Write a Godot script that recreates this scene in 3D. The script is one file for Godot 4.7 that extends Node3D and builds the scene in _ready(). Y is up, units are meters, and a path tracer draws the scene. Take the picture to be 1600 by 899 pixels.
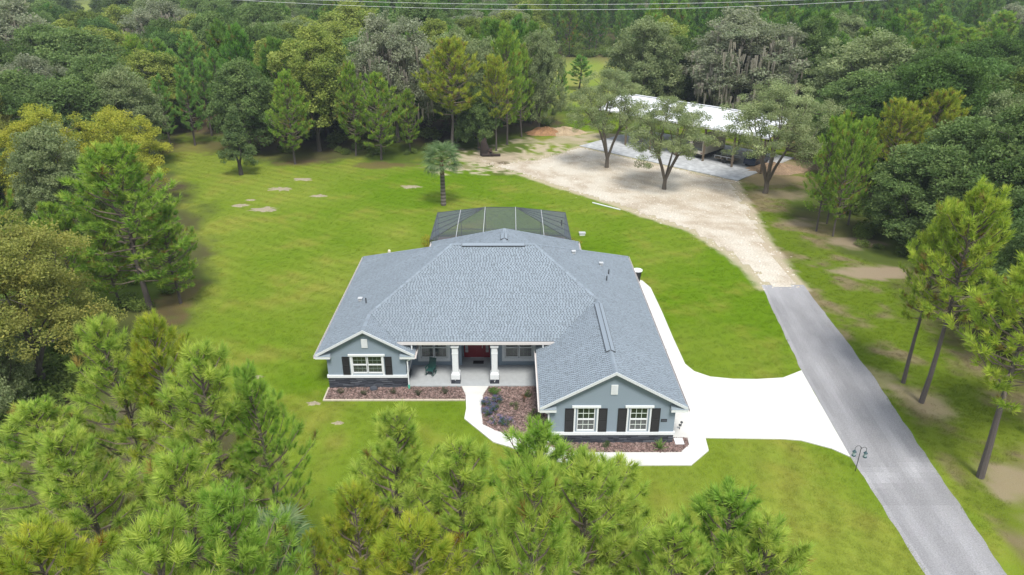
extends Node3D

# ---------- geometry collector ----------
class Geo:
	static var unit_box := PackedVector3Array()
	var v := PackedVector3Array()
	var c := PackedColorArray()

	func paint(n: int, col: Color) -> void:
		var t := PackedColorArray()
		t.resize(n)
		t.fill(col)
		c.append_array(t)

	func tri(a: Vector3, b: Vector3, d: Vector3, col: Color) -> void:
		v.append(a); v.append(b); v.append(d)
		c.append(col); c.append(col); c.append(col)

	func quad(a: Vector3, b: Vector3, d: Vector3, e: Vector3, col: Color) -> void:
		tri(a, b, d, col)
		tri(a, d, e, col)

	func add(t: PackedVector3Array, x: Transform3D, col: Color) -> void:
		v.append_array(x * t)
		paint(t.size(), col)

	func box(center: Vector3, size: Vector3, col := Color.WHITE, turn := Basis()) -> void:
		if unit_box.is_empty():
			var a := BoxMesh.new().get_mesh_arrays()
			for i in a[Mesh.ARRAY_INDEX]:
				unit_box.append(a[Mesh.ARRAY_VERTEX][i])
		add(unit_box, Transform3D(turn * Basis.from_scale(size), center), col)

	func span(a: Vector3, b: Vector3, col := Color.WHITE) -> void:
		box((a + b) / 2.0, (b - a).abs(), col)

	func bar(a: Vector3, b: Vector3, w: float, h: float, col := Color.WHITE, up := Vector3.UP) -> void:
		var f := (b - a).normalized()
		var s := f.cross(up).normalized()
		box((a + b) / 2.0, Vector3(w, h, a.distance_to(b)), col, Basis(s, s.cross(f), -f))

	func tube(p: Array, r: Array, sides: int, col := Color.WHITE) -> void:
		var rings := []
		for i in p.size():
			var t: Vector3 = (p[mini(i + 1, p.size() - 1)] - p[maxi(i - 1, 0)]).normalized()
			var u: Vector3 = t.cross(Vector3.RIGHT if absf(t.x) < 0.8 else Vector3.BACK).normalized()
			var w := t.cross(u)
			var ring := PackedVector3Array()
			for k in sides + 1:
				var an := TAU * k / sides
				ring.append(p[i] + (u * cos(an) + w * sin(an)) * r[i])
			rings.append(ring)
		for i in p.size() - 1:
			for k in sides:
				quad(rings[i][k], rings[i + 1][k], rings[i + 1][k + 1], rings[i][k + 1], col)

	func face(pts: Array, hint: Vector3, col := Color.WHITE) -> void:
		var n := Vector3.ZERO
		for i in pts.size():
			n += pts[i].cross(pts[(i + 1) % pts.size()])
		n = n.normalized()
		var u: Vector3 = (pts[1] - pts[0]).normalized()
		var w := n.cross(u)
		var flat := PackedVector2Array()
		for q in pts:
			flat.append(Vector2(u.dot(q), w.dot(q)))
		var ids := Geometry2D.triangulate_polygon(flat)
		for i in range(0, ids.size(), 3):
			var a: Vector3 = pts[ids[i]]
			var b: Vector3 = pts[ids[i + 1]]
			var d: Vector3 = pts[ids[i + 2]]
			if (b - a).cross(d - a).dot(hint) > 0.0:
				tri(a, d, b, col)
			else:
				tri(a, b, d, col)

	# a flat outline (x, z) lifted from y0 to y1
	func plate(outline: PackedVector2Array, y0: float, y1: float, col := Color.WHITE) -> void:
		var top := []
		var mid := Vector2.ZERO
		for q in outline:
			top.append(Vector3(q.x, y1, q.y))
		face(top, Vector3.UP, col)
		if y1 - y0 < 0.006:
			return
		var ccw := Geometry2D.is_polygon_clockwise(outline)
		for i in outline.size():
			var a: Vector3 = top[i]
			var b: Vector3 = top[(i + 1) % outline.size()]
			var d := Vector3(0, y0 - y1, 0)
			if ccw:
				quad(a, b, b + d, a + d, col)
			else:
				quad(b, a, a + d, b + d, col)

	# an outline in x, y pulled from z0 (front, towards +z) to z1
	func gable(outline: Array, z_front: float, z_back: float, col := Color.WHITE) -> void:
		var f := []
		var b := []
		for q in outline:
			f.append(Vector3(q.x, q.y, z_front))
			b.append(Vector3(q.x, q.y, z_back))
		face(f, Vector3.BACK, col)
		face(b, Vector3.FORWARD, col)
		for i in f.size():
			var k := (i + 1) % f.size()
			quad(f[i], f[k], b[k], b[i], col)

	func mesh(origin := Vector3.ZERO) -> ArrayMesh:
		if origin != Vector3.ZERO:
			v = Transform3D(Basis(), -origin) * v
		var n := PackedVector3Array()
		n.resize(v.size())
		for i in range(0, v.size(), 3):
			var k := (v[i + 2] - v[i]).cross(v[i + 1] - v[i]).normalized()
			n[i] = k
			n[i + 1] = k
			n[i + 2] = k
		var a := []
		a.resize(Mesh.ARRAY_MAX)
		a[Mesh.ARRAY_VERTEX] = v
		a[Mesh.ARRAY_NORMAL] = n
		a[Mesh.ARRAY_COLOR] = c
		var m := ArrayMesh.new()
		m.add_surface_from_arrays(Mesh.PRIMITIVE_TRIANGLES, a)
		return m

# ---------- naming ----------
var M := {}
var used := {}
var taken := []
var rng := RandomNumberGenerator.new()

func numbered(parent: Node, called: String) -> String:
	var key := "%d/%s" % [parent.get_instance_id(), called]
	used[key] = used.get(key, -1) + 1
	return called if used[key] == 0 else "%s_%03d" % [called, used[key]]

func tag(o: Node, label: String, category: String, group := "", kind := "") -> void:
	if label: o.set_meta("label", label)
	if category: o.set_meta("category", category)
	if group: o.set_meta("group", group)
	if kind: o.set_meta("kind", kind)

func thing(called: String, label: String, category: String, at := Vector3.ZERO, turn := 0.0, group := "") -> Node3D:
	var o := Node3D.new()
	o.name = numbered(self, called)
	add_child(o, true)
	o.position = at
	o.rotation.y = turn
	tag(o, label, category, group)
	return o

# geometry given in the parent's own axes
func part(called: String, g: Geo, m: Material, parent: Node3D) -> MeshInstance3D:
	return piece(called, g.mesh(), m, parent)

func piece(called: String, mesh: Mesh, m: Material, parent: Node3D, where := Transform3D()) -> MeshInstance3D:
	var o := MeshInstance3D.new()
	o.name = numbered(parent, called)
	o.mesh = mesh
	o.material_override = m
	o.transform = where
	parent.add_child(o, true)
	return o

func ground_sheet(called: String, g: Geo, m: Material) -> MeshInstance3D:
	var o := part(called, g, m, self)
	o.set_meta("kind", "structure")
	return o

func copies(called: String, mesh: Mesh, m: Material, places: Array, tints: Array, parent: Node3D) -> MultiMeshInstance3D:
	var mm := MultiMesh.new()
	mm.transform_format = MultiMesh.TRANSFORM_3D
	mm.use_colors = tints.size() > 0
	mm.mesh = mesh
	mm.instance_count = places.size()
	for i in places.size():
		mm.set_instance_transform(i, places[i])
		if tints.size() > 0:
			mm.set_instance_color(i, tints[i])
	var o := MultiMeshInstance3D.new()
	o.name = numbered(parent, called)
	o.multimesh = mm
	o.material_override = m
	o.set_meta("kind", "stuff")
	parent.add_child(o, true)
	return o

# ---------- materials (colours are linear, real-world base colours) ----------
func lin(r: float, g: float, b: float) -> Color:
	return Color(r, g, b).linear_to_srgb()

func mat(r: float, g: float, b: float, rough := 0.8, metal := 0.0) -> StandardMaterial3D:
	var m := StandardMaterial3D.new()
	m.albedo_color = lin(r, g, b)
	m.roughness = rough
	m.metallic = metal
	return m

func noise_texture(freq: float, seed_: int, lo: float, hi: float, size := 512, octaves := 4, as_normal := false) -> NoiseTexture2D:
	var n := FastNoiseLite.new()
	n.noise_type = FastNoiseLite.TYPE_SIMPLEX_SMOOTH
	n.seed = seed_
	n.frequency = freq
	n.fractal_octaves = octaves
	var t := NoiseTexture2D.new()
	t.width = size
	t.height = size
	t.seamless = true
	t.noise = n
	if as_normal:
		t.as_normal_map = true
		t.bump_strength = 6.0
	else:
		var g := Gradient.new()
		g.set_color(0, Color(lo, lo, lo))
		g.set_color(1, Color(hi, hi, hi))
		t.color_ramp = g
	return t

func textured(m: StandardMaterial3D, t: Texture2D, scale_: float, bump: Texture2D = null, strength := 0.5) -> StandardMaterial3D:
	m.albedo_texture = t
	m.uv1_triplanar = true
	m.uv1_world_triplanar = true
	m.uv1_scale = Vector3.ONE * scale_
	if bump:
		m.normal_enabled = true
		m.normal_texture = bump
		m.normal_scale = strength
	return m

func painted(m: StandardMaterial3D) -> StandardMaterial3D:
	m.vertex_color_use_as_albedo = true
	return m

func leafy(r: float, g: float, b: float) -> StandardMaterial3D:
	var m := painted(mat(r, g, b, 0.65))
	m.cull_mode = BaseMaterial3D.CULL_DISABLED
	m.backlight_enabled = true
	m.backlight = Color(0.9, 0.95, 0.75)
	m.metallic_specular = 0.2
	return m

func make_materials() -> void:
	var fine := noise_texture(0.09, 3, 0.72, 1.0)
	var coarse := noise_texture(0.012, 5, 0.78, 1.0, 512, 5)
	var rough_n := noise_texture(0.12, 9, 0, 1, 512, 4, true)
	M.stucco = textured(mat(0.222, 0.276, 0.332, 0.9), noise_texture(0.2, 21, 0.9, 1.0), 0.6, rough_n, 0.35)
	M.white = textured(mat(0.66, 0.68, 0.70, 0.6), noise_texture(0.02, 22, 0.94, 1.0), 0.7)
	M.pale = textured(mat(0.62, 0.645, 0.67, 0.7), noise_texture(0.03, 23, 0.85, 1.0), 0.7)
	M.black = mat(0.012, 0.013, 0.015, 0.55)
	M.red = mat(0.2, 0.008, 0.016, 0.4)
	M.gutter = mat(0.56, 0.53, 0.52, 0.5)
	M.green_plastic = mat(0.05, 0.30, 0.20, 0.5)
	M.chair = mat(0.012, 0.055, 0.05, 0.55)
	M.glass = mat(0.02, 0.028, 0.024, 0.04)
	M.glass.metallic_specular = 1.0
	M.blind = mat(0.32, 0.335, 0.35, 0.7)
	M.deck = painted(mat(1, 1, 1, 0.95))
	M.shingle = textured(painted(mat(1, 1, 1, 0.95)), noise_texture(0.25, 31, 0.8, 1.0), 1.4)
	M.vent_dark = mat(0.04, 0.045, 0.05, 0.8)
	M.beam = mat(0.40, 0.41, 0.43, 0.5, 0.2)
	M.metal = mat(0.45, 0.46, 0.47, 0.45, 0.3)
	for k in 4:
		M["stone%d" % k] = textured(mat([0.035, 0.05, 0.075, 0.13][k], [0.04, 0.056, 0.085, 0.14][k], [0.055, 0.075, 0.11, 0.165][k], 0.85), fine, 1.3, rough_n, 0.8)
	M.porch = textured(mat(0.35, 0.365, 0.38, 0.75), noise_texture(0.02, 61, 0.94, 1.0), 0.2)
	M.concrete = textured(mat(0.56, 0.55, 0.53, 0.85), noise_texture(0.01, 41, 0.93, 1.0, 512, 5), 0.13)
	M.slab = textured(mat(0.45, 0.46, 0.475, 0.8), coarse, 0.15)
	M.asphalt = textured(painted(mat(1, 1, 1, 0.9)), noise_texture(0.05, 43, 0.8, 1.0, 512, 5), 0.35, rough_n, 0.5)
	M.sand = textured(painted(mat(1, 1, 1, 0.95)), noise_texture(0.035, 44, 0.72, 1.0, 1024, 6), 0.12, rough_n, 0.8)
	M.ground = textured(painted(mat(1, 1, 1, 0.95)), noise_texture(0.14, 45, 0.78, 1.0, 1024, 5), 0.14, rough_n, 0.35)
	M.grass = painted(mat(1, 1, 1, 0.7))
	M.grass.metallic_specular = 0.15
	M.ground.metallic_specular = 0.1
	M.grass.cull_mode = BaseMaterial3D.CULL_DISABLED
	M.grass.backlight_enabled = true
	M.grass.backlight = Color(0.7, 0.75, 0.5)
	M.mulch = textured(mat(0.11, 0.075, 0.065, 0.95), fine, 0.6, rough_n, 0.8)
	M.chip = painted(mat(1, 1, 1, 0.9))
	M.bark_pine = textured(painted(mat(1, 1, 1, 0.95)), noise_texture(0.06, 51, 0.5, 1.0), 0.9, rough_n, 1.0)
	M.bark_oak = M.bark_pine
	M.screen = mat(0.07, 0.08, 0.10, 0.7)
	M.screen.albedo_color.a = 0.42
	M.screen.transparency = BaseMaterial3D.TRANSPARENCY_ALPHA
	M.screen.cull_mode = BaseMaterial3D.CULL_DISABLED
	M.screen_dense = mat(0.06, 0.072, 0.095, 0.7)
	M.screen_dense.albedo_color.a = 0.68
	M.screen_dense.transparency = BaseMaterial3D.TRANSPARENCY_ALPHA
	M.screen_dense.cull_mode = BaseMaterial3D.CULL_DISABLED
	M.paver = textured(mat(0.24, 0.18, 0.15, 0.9), fine, 0.8)
	M.water = mat(0.02, 0.20, 0.26, 0.05)
	M.tin = mat(0.62, 0.63, 0.66, 0.4, 0.1)
	M.wood_dark = textured(painted(mat(1, 1, 1, 0.95)), fine, 0.9, rough_n, 0.8)
	M.cream = mat(0.62, 0.56, 0.46, 0.6)
	M.wire = mat(0.6, 0.62, 0.62, 0.5)
	M.moss = leafy(1, 1, 1)
	# leaf tints: the same crowns, other trees
	M.leaf = leafy(1, 1, 1)
	M.leaf_dark = leafy(0.74, 0.78, 0.70)
	M.leaf_deep = leafy(0.56, 0.68, 0.52)
	M.leaf_warm = leafy(1.0, 0.9, 0.6)
	M.leaf_cool = leafy(0.75, 0.9, 0.8)

# ---------- trees ----------
var models := {}
var clump_shapes := []
var clump_fine := []
var tuft_near := []
var tuft_mid := []
var tuft_far := []

func random_dir() -> Vector3:
	var z := rng.randf_range(-1, 1)
	var a := rng.randf() * TAU
	var r := sqrt(1.0 - z * z)
	return Vector3(r * cos(a), z, r * sin(a))

func make_tuft(n: int, length: float, width: float) -> PackedVector3Array:
	var out := PackedVector3Array()
	for i in n:
		var along := rng.randf_range(-0.62, 0.1) * length
		var open := deg_to_rad(lerpf(14, 66, clampf(-along / (0.62 * length) + rng.randf_range(-0.35, 0.35), 0, 1)))
		var a := rng.randf() * TAU
		var d := Vector3(sin(open) * cos(a), cos(open), sin(open) * sin(a))
		var b := Vector3(0, along, 0)
		var side := d.cross(random_dir()).normalized() * width * 0.5
		out.append(b - side)
		out.append(b + side)
		out.append(b + d * length * rng.randf_range(0.75, 1.1))
	return out

func make_clump(leaves: int, leaf: float) -> PackedVector3Array:
	var out := PackedVector3Array()
	for i in leaves:
		var d := random_dir()
		d.y = d.y * 0.8 + 0.15
		var p := d * pow(rng.randf(), 0.4)
		var n := (d * 0.5 + random_dir() + Vector3(0, 0.15, 0)).normalized()
		var u := n.cross(random_dir()).normalized() * leaf * rng.randf_range(0.7, 1.2)
		var w := n.cross(u) * 0.55
		out.append(p - u); out.append(p + w); out.append(p + u)
		out.append(p - u); out.append(p + u); out.append(p - w)
	return out

func upright(d: Vector3) -> Basis:
	var s := d.cross(Vector3.RIGHT if absf(d.x) < 0.8 else Vector3.BACK).normalized()
	return Basis(s, d, s.cross(d)) * Basis(Vector3.UP, rng.randf() * TAU)

func mixed(a: Color, b: Color, jitter := 0.12) -> Color:
	var c := a.lerp(b, rng.randf())
	var k := 1.0 + rng.randf_range(-jitter, jitter)
	return Color(c.r * k * rng.randf_range(0.94, 1.06), c.g * k, c.b * k)

# slash pine: straight trunk, whorls of upswept limbs, needle tufts at the twig ends
func pine_model(p: Dictionary) -> Dictionary:
	var h: float = p.h
	var w: float = p.w
	var base: float = p.base
	var tufts: Array = p.tufts
	var trunk := Geo.new()
	var limbs := Geo.new()
	var crown := Geo.new()
	var bark := Color(0.17, 0.145, 0.13)
	var lean := Vector3(rng.randf_range(-0.3, 0.3), 0, rng.randf_range(-0.3, 0.3))
	var spine := []
	var radii := []
	for i in 8:
		var t := i / 7.0
		spine.append(Vector3(0, h * 0.985 * t, 0) + lean * sin(t * PI) + Vector3(rng.randf_range(-0.06, 0.06), 0, rng.randf_range(-0.06, 0.06)) * (1.0 if i else 0.0))
		radii.append(lerpf(p.get("girth", 0.17), 0.025, pow(t, 0.9)))
	trunk.tube(spine, radii, 8, bark)
	var at := func(t: float) -> Vector3:
		var f := clampf(t, 0, 1) * 7.0
		var i := mini(int(f), 6)
		return spine[i].lerp(spine[i + 1], f - i)
	var nb: int = p.branches
	for b in nb:
		var k := (b + rng.randf()) / nb
		var t := lerpf(base, 0.985, pow(k, 0.9))
		var reach := pow(1.0 - k * k, 0.8) * 0.88 + 0.13
		if k < 0.2: reach *= 0.6 + k * 2.0
		var length: float = w * 0.5 * reach * rng.randf_range(0.6, 1.12)
		var a := b * 2.399 + rng.randf_range(-0.5, 0.5)
		var rise := lerpf(0.12, 1.5, pow(k, 1.3)) + rng.randf_range(-0.15, 0.2)
		var d := Vector3(cos(a), rise, sin(a)).normalized()
		var o: Vector3 = at.call(t)
		var mid := o + d * length * 0.5
		var tip := o + d * length + Vector3(0, length * 0.22, 0)
		limbs.tube([o, mid, tip], [0.025 + length * 0.016, 0.018 + length * 0.01, 0.01], 4, Color(0.30, 0.24, 0.18))
		var n: int = maxi(2, int(length * p.density))
		var dead: bool = k < 0.45 and rng.randf() < 0.3
		for j in n:
			if dead and j % 3: continue
			var s := lerpf(1.0, 0.38, pow(rng.randf(), 1.1)) if j else 1.0
			var q := o.lerp(mid, s * 2.0) if s < 0.5 else mid.lerp(tip, s * 2.0 - 1.0)
			var off := Vector3.ZERO
			var td := (d * 0.45 + Vector3(0, 0.75, 0) + random_dir() * 0.4).normalized()
			if j:
				var side := (Vector3(-d.z, 0, d.x) * (1.0 if rng.randf() < 0.5 else -1.0) + d * 0.6 + Vector3(0, 0.3, 0) + random_dir() * 0.3).normalized()
				off = side * length * rng.randf_range(0.1, 0.34) * (1.2 - s * 0.5)
				td = (td + side * 0.6).normalized()
				if off.length() > 0.15 and rng.randf() < 0.7:
					limbs.tube([q, q + off], [0.012, 0.006], 3, Color(0.30, 0.23, 0.16))
			var size := rng.randf_range(0.8, 1.15)
			var col := mixed(p.a, p.b)
			if rng.randf() < p.get("brown", 0.05):
				col = mixed(Color(0.26, 0.17, 0.05), Color(0.34, 0.27, 0.08))
			crown.add(tufts[rng.randi() % tufts.size()], Transform3D(upright(td) * Basis.from_scale(Vector3.ONE * size), q + off), col)
	for j in 4:
		crown.add(tufts[rng.randi() % tufts.size()], Transform3D(upright((Vector3.UP + random_dir() * 0.3).normalized()), at.call(0.985 - 0.012 * j)), mixed(p.a, p.b))
	return {"h": h, "w": w, "trunk": trunk.mesh(), "limbs": limbs.mesh(), "crown": crown.mesh(), "bark": M.bark_pine}

# broadleaf: a forking trunk, lobes of leaf clumps with gaps between them
func oak_model(p: Dictionary) -> Dictionary:
	var h: float = p.h
	var w: float = p.w
	var base: float = p.base
	var trunk := Geo.new()
	var limbs := Geo.new()
	var crown := Geo.new()
	var moss := Geo.new()
	var bark: Color = p.get("bark", Color(0.15, 0.13, 0.11))
	var stems: int = p.get("stems", 4)
	var fork: float = h * p.get("fork", 0.16)
	trunk.tube([Vector3(0, -0.1, 0), Vector3(0.05, fork * 0.5, 0), Vector3(0, fork, 0)], [0.34, 0.27, 0.26], 8, bark)
	var shapes: Array = clump_fine if p.get("fine", false) else clump_shapes
	var lobes := []
	var n: int = p.lobes
	for i in n:
		var k := (i + 0.5) / n
		var a := i * 2.399 + rng.randf_range(-0.35, 0.35)
		var y := lerpf(base + 0.12, p.get("top", 0.86), k)
		var out := sqrt(maxf(0.03, 1.0 - pow(absf(k - 0.32) / 0.72, 2.0))) * 0.5 * w * rng.randf_range(0.5, 0.78)
		if p.get("cone", false): out = (1.0 - k) * 0.32 * w
		var r: float = w * rng.randf_range(0.15, 0.23) * (1.0 if not p.get("cone", false) else lerpf(1.0, 0.5, k))
		lobes.append([Vector3(cos(a) * out, y * h, sin(a) * out), r])
	lobes.append([Vector3(rng.randf_range(-0.08, 0.08) * w, h * 0.88 if not p.get("cone", false) else h * 0.93, rng.randf_range(-0.08, 0.08) * w), w * (0.17 if not p.get("cone", false) else 0.07)])
	var heads := []
	for s in stems:
		var a := TAU * s / stems + rng.randf_range(-0.4, 0.4)
		var e := Vector3(cos(a) * w * 0.13, h * lerpf(base, 0.6, 0.4), sin(a) * w * 0.13)
		limbs.tube([Vector3(0, fork * 0.9, 0), Vector3(e.x * 0.45, lerpf(fork, e.y, 0.5), e.z * 0.45), e], [0.2, 0.15, 0.11], 6, bark)
		heads.append(e)
	for l in lobes:
		var best: Vector3 = heads[0]
		for e in heads:
			if e.distance_to(l[0]) < best.distance_to(l[0]): best = e
		var c: Vector3 = l[0]
		limbs.tube([best, best.lerp(c, 0.5) + random_dir() * 0.3, c], [0.1, 0.065, 0.03], 5, bark)
		var tone := rng.randf()
		var count: int = p.clumps
		for j in count:
			var d := random_dir()
			if d.y < -0.35 and rng.randf() < 0.6: d.y = -d.y
			var q: Vector3 = c + d * l[1] * rng.randf_range(0.62, 1.08) * Vector3(1, p.get("squash", 0.85), 1)
			if j % 4 == 0:
				limbs.tube([c.lerp(q, 0.1), q], [0.035, 0.012], 3, bark)
			var size: float = p.clump * rng.randf_range(0.75, 1.25)
			var col: Color = p.a.lerp(p.b, clampf(tone * 0.55 + rng.randf() * 0.45, 0, 1))
			var k := rng.randf_range(0.82, 1.14)
			for two in 2:
				var c2 := Color(col.r * k, col.g * k, col.b * k) if two else mixed(p.a, p.b, 0.2)
				crown.add(shapes[rng.randi() % shapes.size()], Transform3D(upright(Vector3.UP) * Basis.from_scale(Vector3(size, size * 0.8, size)), q), c2)
		for j in int(p.get("moss", 0)):
			var d := random_dir()
			d.y = -absf(d.y) * 0.6 + 0.1
			var q: Vector3 = c + d.normalized() * l[1] * rng.randf_range(0.7, 1.05)
			var long := rng.randf_range(0.7, 2.4)
			var wide := rng.randf_range(0.08, 0.22)
			var g := rng.randf_range(0.8, 1.2)
			var col := Color(0.33 * g, 0.30 * g, 0.25 * g)
			var a := rng.randf() * PI
			for two in 2:
				var s := Vector3(cos(a + two * PI / 2), 0, sin(a + two * PI / 2)) * wide
				moss.tri(q - s, q + s * 0.8, q + Vector3(rng.randf_range(-0.15, 0.15), -long, rng.randf_range(-0.15, 0.15)), col)
				moss.tri(q - s * 0.4, q + s, q + Vector3(rng.randf_range(-0.25, 0.25), -long * 0.7, rng.randf_range(-0.25, 0.25)), col * 1.1)
	var out := {"h": h, "w": w, "trunk": trunk.mesh(), "limbs": limbs.mesh(), "crown": crown.mesh(), "bark": M.bark_oak}
	if p.get("moss", 0): out.moss = moss.mesh()
	return out

func make_models() -> void:
	for i in 4:
		tuft_near.append(make_tuft(70, 0.36, 0.02))
		tuft_mid.append(make_tuft(32, 0.46, 0.05))
		tuft_far.append(make_tuft(20, 0.68, 0.12))
	for i in 5:
		clump_shapes.append(make_clump(54, 0.185))
		clump_fine.append(make_clump(96, 0.125))
	var green_a := Color(0.159, 0.288, 0.0456)
	var green_b := Color(0.288, 0.405, 0.0789)
	models.npine = []
	for i in 5:
		models.npine.append(pine_model({"h": 14.0, "w": 4.8, "base": 0.36, "branches": 68, "density": 5.4, "tufts": tuft_near, "brown": 0.03, "a": Color(0.235, 0.365, 0.06), "b": Color(0.51, 0.59, 0.125)}))
	models.rpine = []
	for i in 3:
		models.rpine.append(pine_model({"h": 14.0, "w": 6.4, "base": 0.40, "branches": 70, "density": 5.2, "tufts": tuft_mid, "a": Color(0.25, 0.36, 0.05), "b": Color(0.48, 0.55, 0.085), "brown": 0.05, "girth": 0.2}))
	models.pine = []
	for i in 4:
		models.pine.append(pine_model({"h": 13.0, "w": 7.0, "base": 0.16, "branches": 84, "density": 5.0, "tufts": tuft_mid, "a": Color(0.17, 0.31, 0.045), "b": Color(0.36, 0.47, 0.08)}))
	models.tpine = []
	for i in 2:
		models.tpine.append(pine_model({"h": 16.0, "w": 9.0, "base": 0.36, "branches": 76, "density": 6.0, "tufts": tuft_mid, "a": Color(0.25, 0.33, 0.045), "b": Color(0.46, 0.48, 0.07), "brown": 0.1, "girth": 0.22}))
	models.ypine = []
	for i in 3:
		models.ypine.append(pine_model({"h": 12.0, "w": 5.0, "base": 0.18, "branches": 62, "density": 6.0, "tufts": tuft_mid, "a": Color(0.16, 0.32, 0.065), "b": Color(0.27, 0.44, 0.11)}))
	models.fpine = []
	for i in 3:
		models.fpine.append(pine_model({"h": 15.0, "w": 7.5, "base": 0.16, "branches": 70, "density": 4.4, "tufts": tuft_far, "a": Color(0.125, 0.25, 0.05), "b": Color(0.25, 0.385, 0.085)}))
	models.oak = []
	for i in 4:
		models.oak.append(oak_model({"h": 12.5, "w": 11.0, "base": 0.09, "lobes": 17, "clumps": 22, "clump": 0.9, "a": Color(0.092, 0.15, 0.05), "b": Color(0.215, 0.295, 0.105)}))
	models.sage = []
	for i in 2:
		models.sage.append(oak_model({"h": 13.0, "w": 12.0, "base": 0.1, "lobes": 17, "clumps": 22, "clump": 0.85, "a": Color(0.155, 0.20, 0.088), "b": Color(0.31, 0.355, 0.18)}))
	models.moss = []
	for i in 2:
		models.moss.append(oak_model({"h": 15.0, "w": 14.0, "base": 0.18, "lobes": 18, "clumps": 18, "clump": 0.95, "a": Color(0.19, 0.215, 0.14), "b": Color(0.34, 0.355, 0.25), "moss": 34}))
	models.yoak = []
	for i in 2:
		models.yoak.append(oak_model({"h": 16.0, "w": 11.0, "base": 0.1, "lobes": 18, "clumps": 19, "clump": 0.9, "a": Color(0.16, 0.22, 0.05), "b": Color(0.36, 0.40, 0.10)}))
	models.oakm = []
	for i in 3:
		models.oakm.append(oak_model({"fine": true, "h": 13.0, "w": 12.0, "base": 0.26, "lobes": 20, "clumps": 11, "clump": 0.72, "stems": 5, "fork": 0.1, "squash": 0.7, "a": Color(0.175, 0.22, 0.105), "b": Color(0.36, 0.40, 0.205), "bark": Color(0.23, 0.19, 0.15)}))
	models.yellow = []
	for i in 2:
		models.yellow.append(oak_model({"fine": true, "h": 12.5, "w": 9.5, "base": 0.2, "lobes": 16, "clumps": 14, "clump": 0.75, "a": Color(0.27, 0.31, 0.05), "b": Color(0.50, 0.47, 0.07), "bark": Color(0.2, 0.18, 0.14)}))
	models.rust = []
	for i in 2:
		models.rust.append(oak_model({"fine": true, "h": 13.0, "w": 10.5, "base": 0.18, "lobes": 18, "clumps": 19, "clump": 0.8, "a": Color(0.20, 0.23, 0.065), "b": Color(0.40, 0.375, 0.10)}))
	models.cedar = [oak_model({"h": 9.6, "w": 5.0, "base": 0.1, "lobes": 20, "clumps": 12, "clump": 0.55, "stems": 2, "cone": true, "a": Color(0.095, 0.16, 0.06), "b": Color(0.20, 0.26, 0.10)})]

const KIND_NAME := {"npine": "pine_tree", "rpine": "pine_tree", "pine": "pine_tree", "tpine": "pine_tree", "ypine": "young_pine_tree", "fpine": "pine_tree", "oak": "oak_tree", "sage": "oak_tree", "moss": "mossy_oak_tree", "yoak": "oak_tree", "oakm": "oak_tree", "yellow": "yellow_tree", "rust": "russet_oak_tree", "cedar": "conical_tree"}
var planted := {}

func tree(kind: String, x: float, z: float, h: float, w: float, label: String, group := "", tint := "leaf") -> Node3D:
	planted[kind] = planted.get(kind, -1) + 1
	var m: Dictionary = models[kind][planted[kind] % models[kind].size()]
	var o := thing(KIND_NAME[kind], label, "tree", Vector3(x, 0, z), fmod(planted[kind] * 2.1 + x, TAU), group)
	var s := Vector3(w / m.w, h / m.h, w / m.w)
	o.scale = s
	piece("trunk", m.trunk, m.bark, o)
	piece("limbs", m.limbs, m.bark, o)
	piece("crown", m.crown, M[tint], o)
	if m.has("moss"):
		piece("hanging_moss", m.moss, M.moss, o)
	taken.append(Vector3(x, z, w * 0.5))
	return o

func palm(called: String, label: String, at: Vector3, height: float, reach: float, fronds: int) -> void:
	var o := thing(called, label, "palm tree", at, rng.randf() * TAU)
	var t := Geo.new()
	var bands := 26
	for i in bands:
		var y := height * i / bands
		var k := float(i) / bands
		var r := lerpf(0.31, 0.23, k) * (1.0 + 0.08 * (i % 2))
		var col := Color(0.30, 0.27, 0.23) if i % 2 else Color(0.16, 0.13, 0.105)
		if k > 0.66: col = Color(0.24, 0.115, 0.055) * (1.0 if i % 2 else 0.7)
		t.tube([Vector3(0, y, 0), Vector3(0, y + height / bands, 0)], [r * 1.1, r * 0.94], 10, col)
	part("trunk", t, M.bark_oak, o)
	var shapes := []
	for v in 3:
		var g := Geo.new()
		var stem := reach * 0.5
		var tip := Vector3(stem, stem * 0.05, 0)
		g.tube([Vector3.ZERO, Vector3(stem * 0.55, stem * 0.22, 0), tip], [0.03, 0.025, 0.015], 4, Color(0.16, 0.22, 0.07))
		for k in 22:
			var a := lerpf(-1.9, 1.9, k / 21.0) + rng.randf_range(-0.04, 0.04)
			var d := Vector3(cos(a) * 0.9 + 0.12, 0.05 + 0.1 * cos(a), sin(a)).normalized()
			var l := reach * 0.52 * rng.randf_range(0.8, 1.05)
			var side := Vector3(-d.z, 0, d.x) * 0.035
			var mid := tip + d * l * 0.6 + Vector3(0, -0.02, 0)
			var end := tip + d * l * 0.95 + Vector3(0, -l * rng.randf_range(0.18, 0.4), 0)
			var col := mixed(Color(0.08, 0.155, 0.055), Color(0.24, 0.31, 0.16))
			g.quad(tip - side * 0.4, tip + side * 0.4, mid + side, mid - side, col)
			g.tri(mid - side, mid + side, end, col)
		shapes.append(g.mesh())
	for k in fronds:
		var up := lerpf(1.15, -0.75, pow(k / float(fronds - 1), 0.85))
		var b := Basis(Vector3.UP, k * 2.399 + rng.randf_range(-0.2, 0.2)) * Basis(Vector3.BACK, up) * Basis(Vector3.RIGHT, rng.randf_range(-0.5, 0.5))
		piece("frond", shapes[k % 3], M.leaf, o, Transform3D(b * Basis.from_scale(Vector3.ONE * rng.randf_range(0.85, 1.1)), Vector3(0, height + rng.randf_range(-0.1, 0.2), 0)))
	taken.append(Vector3(at.x, at.z, 2.0))

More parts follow.
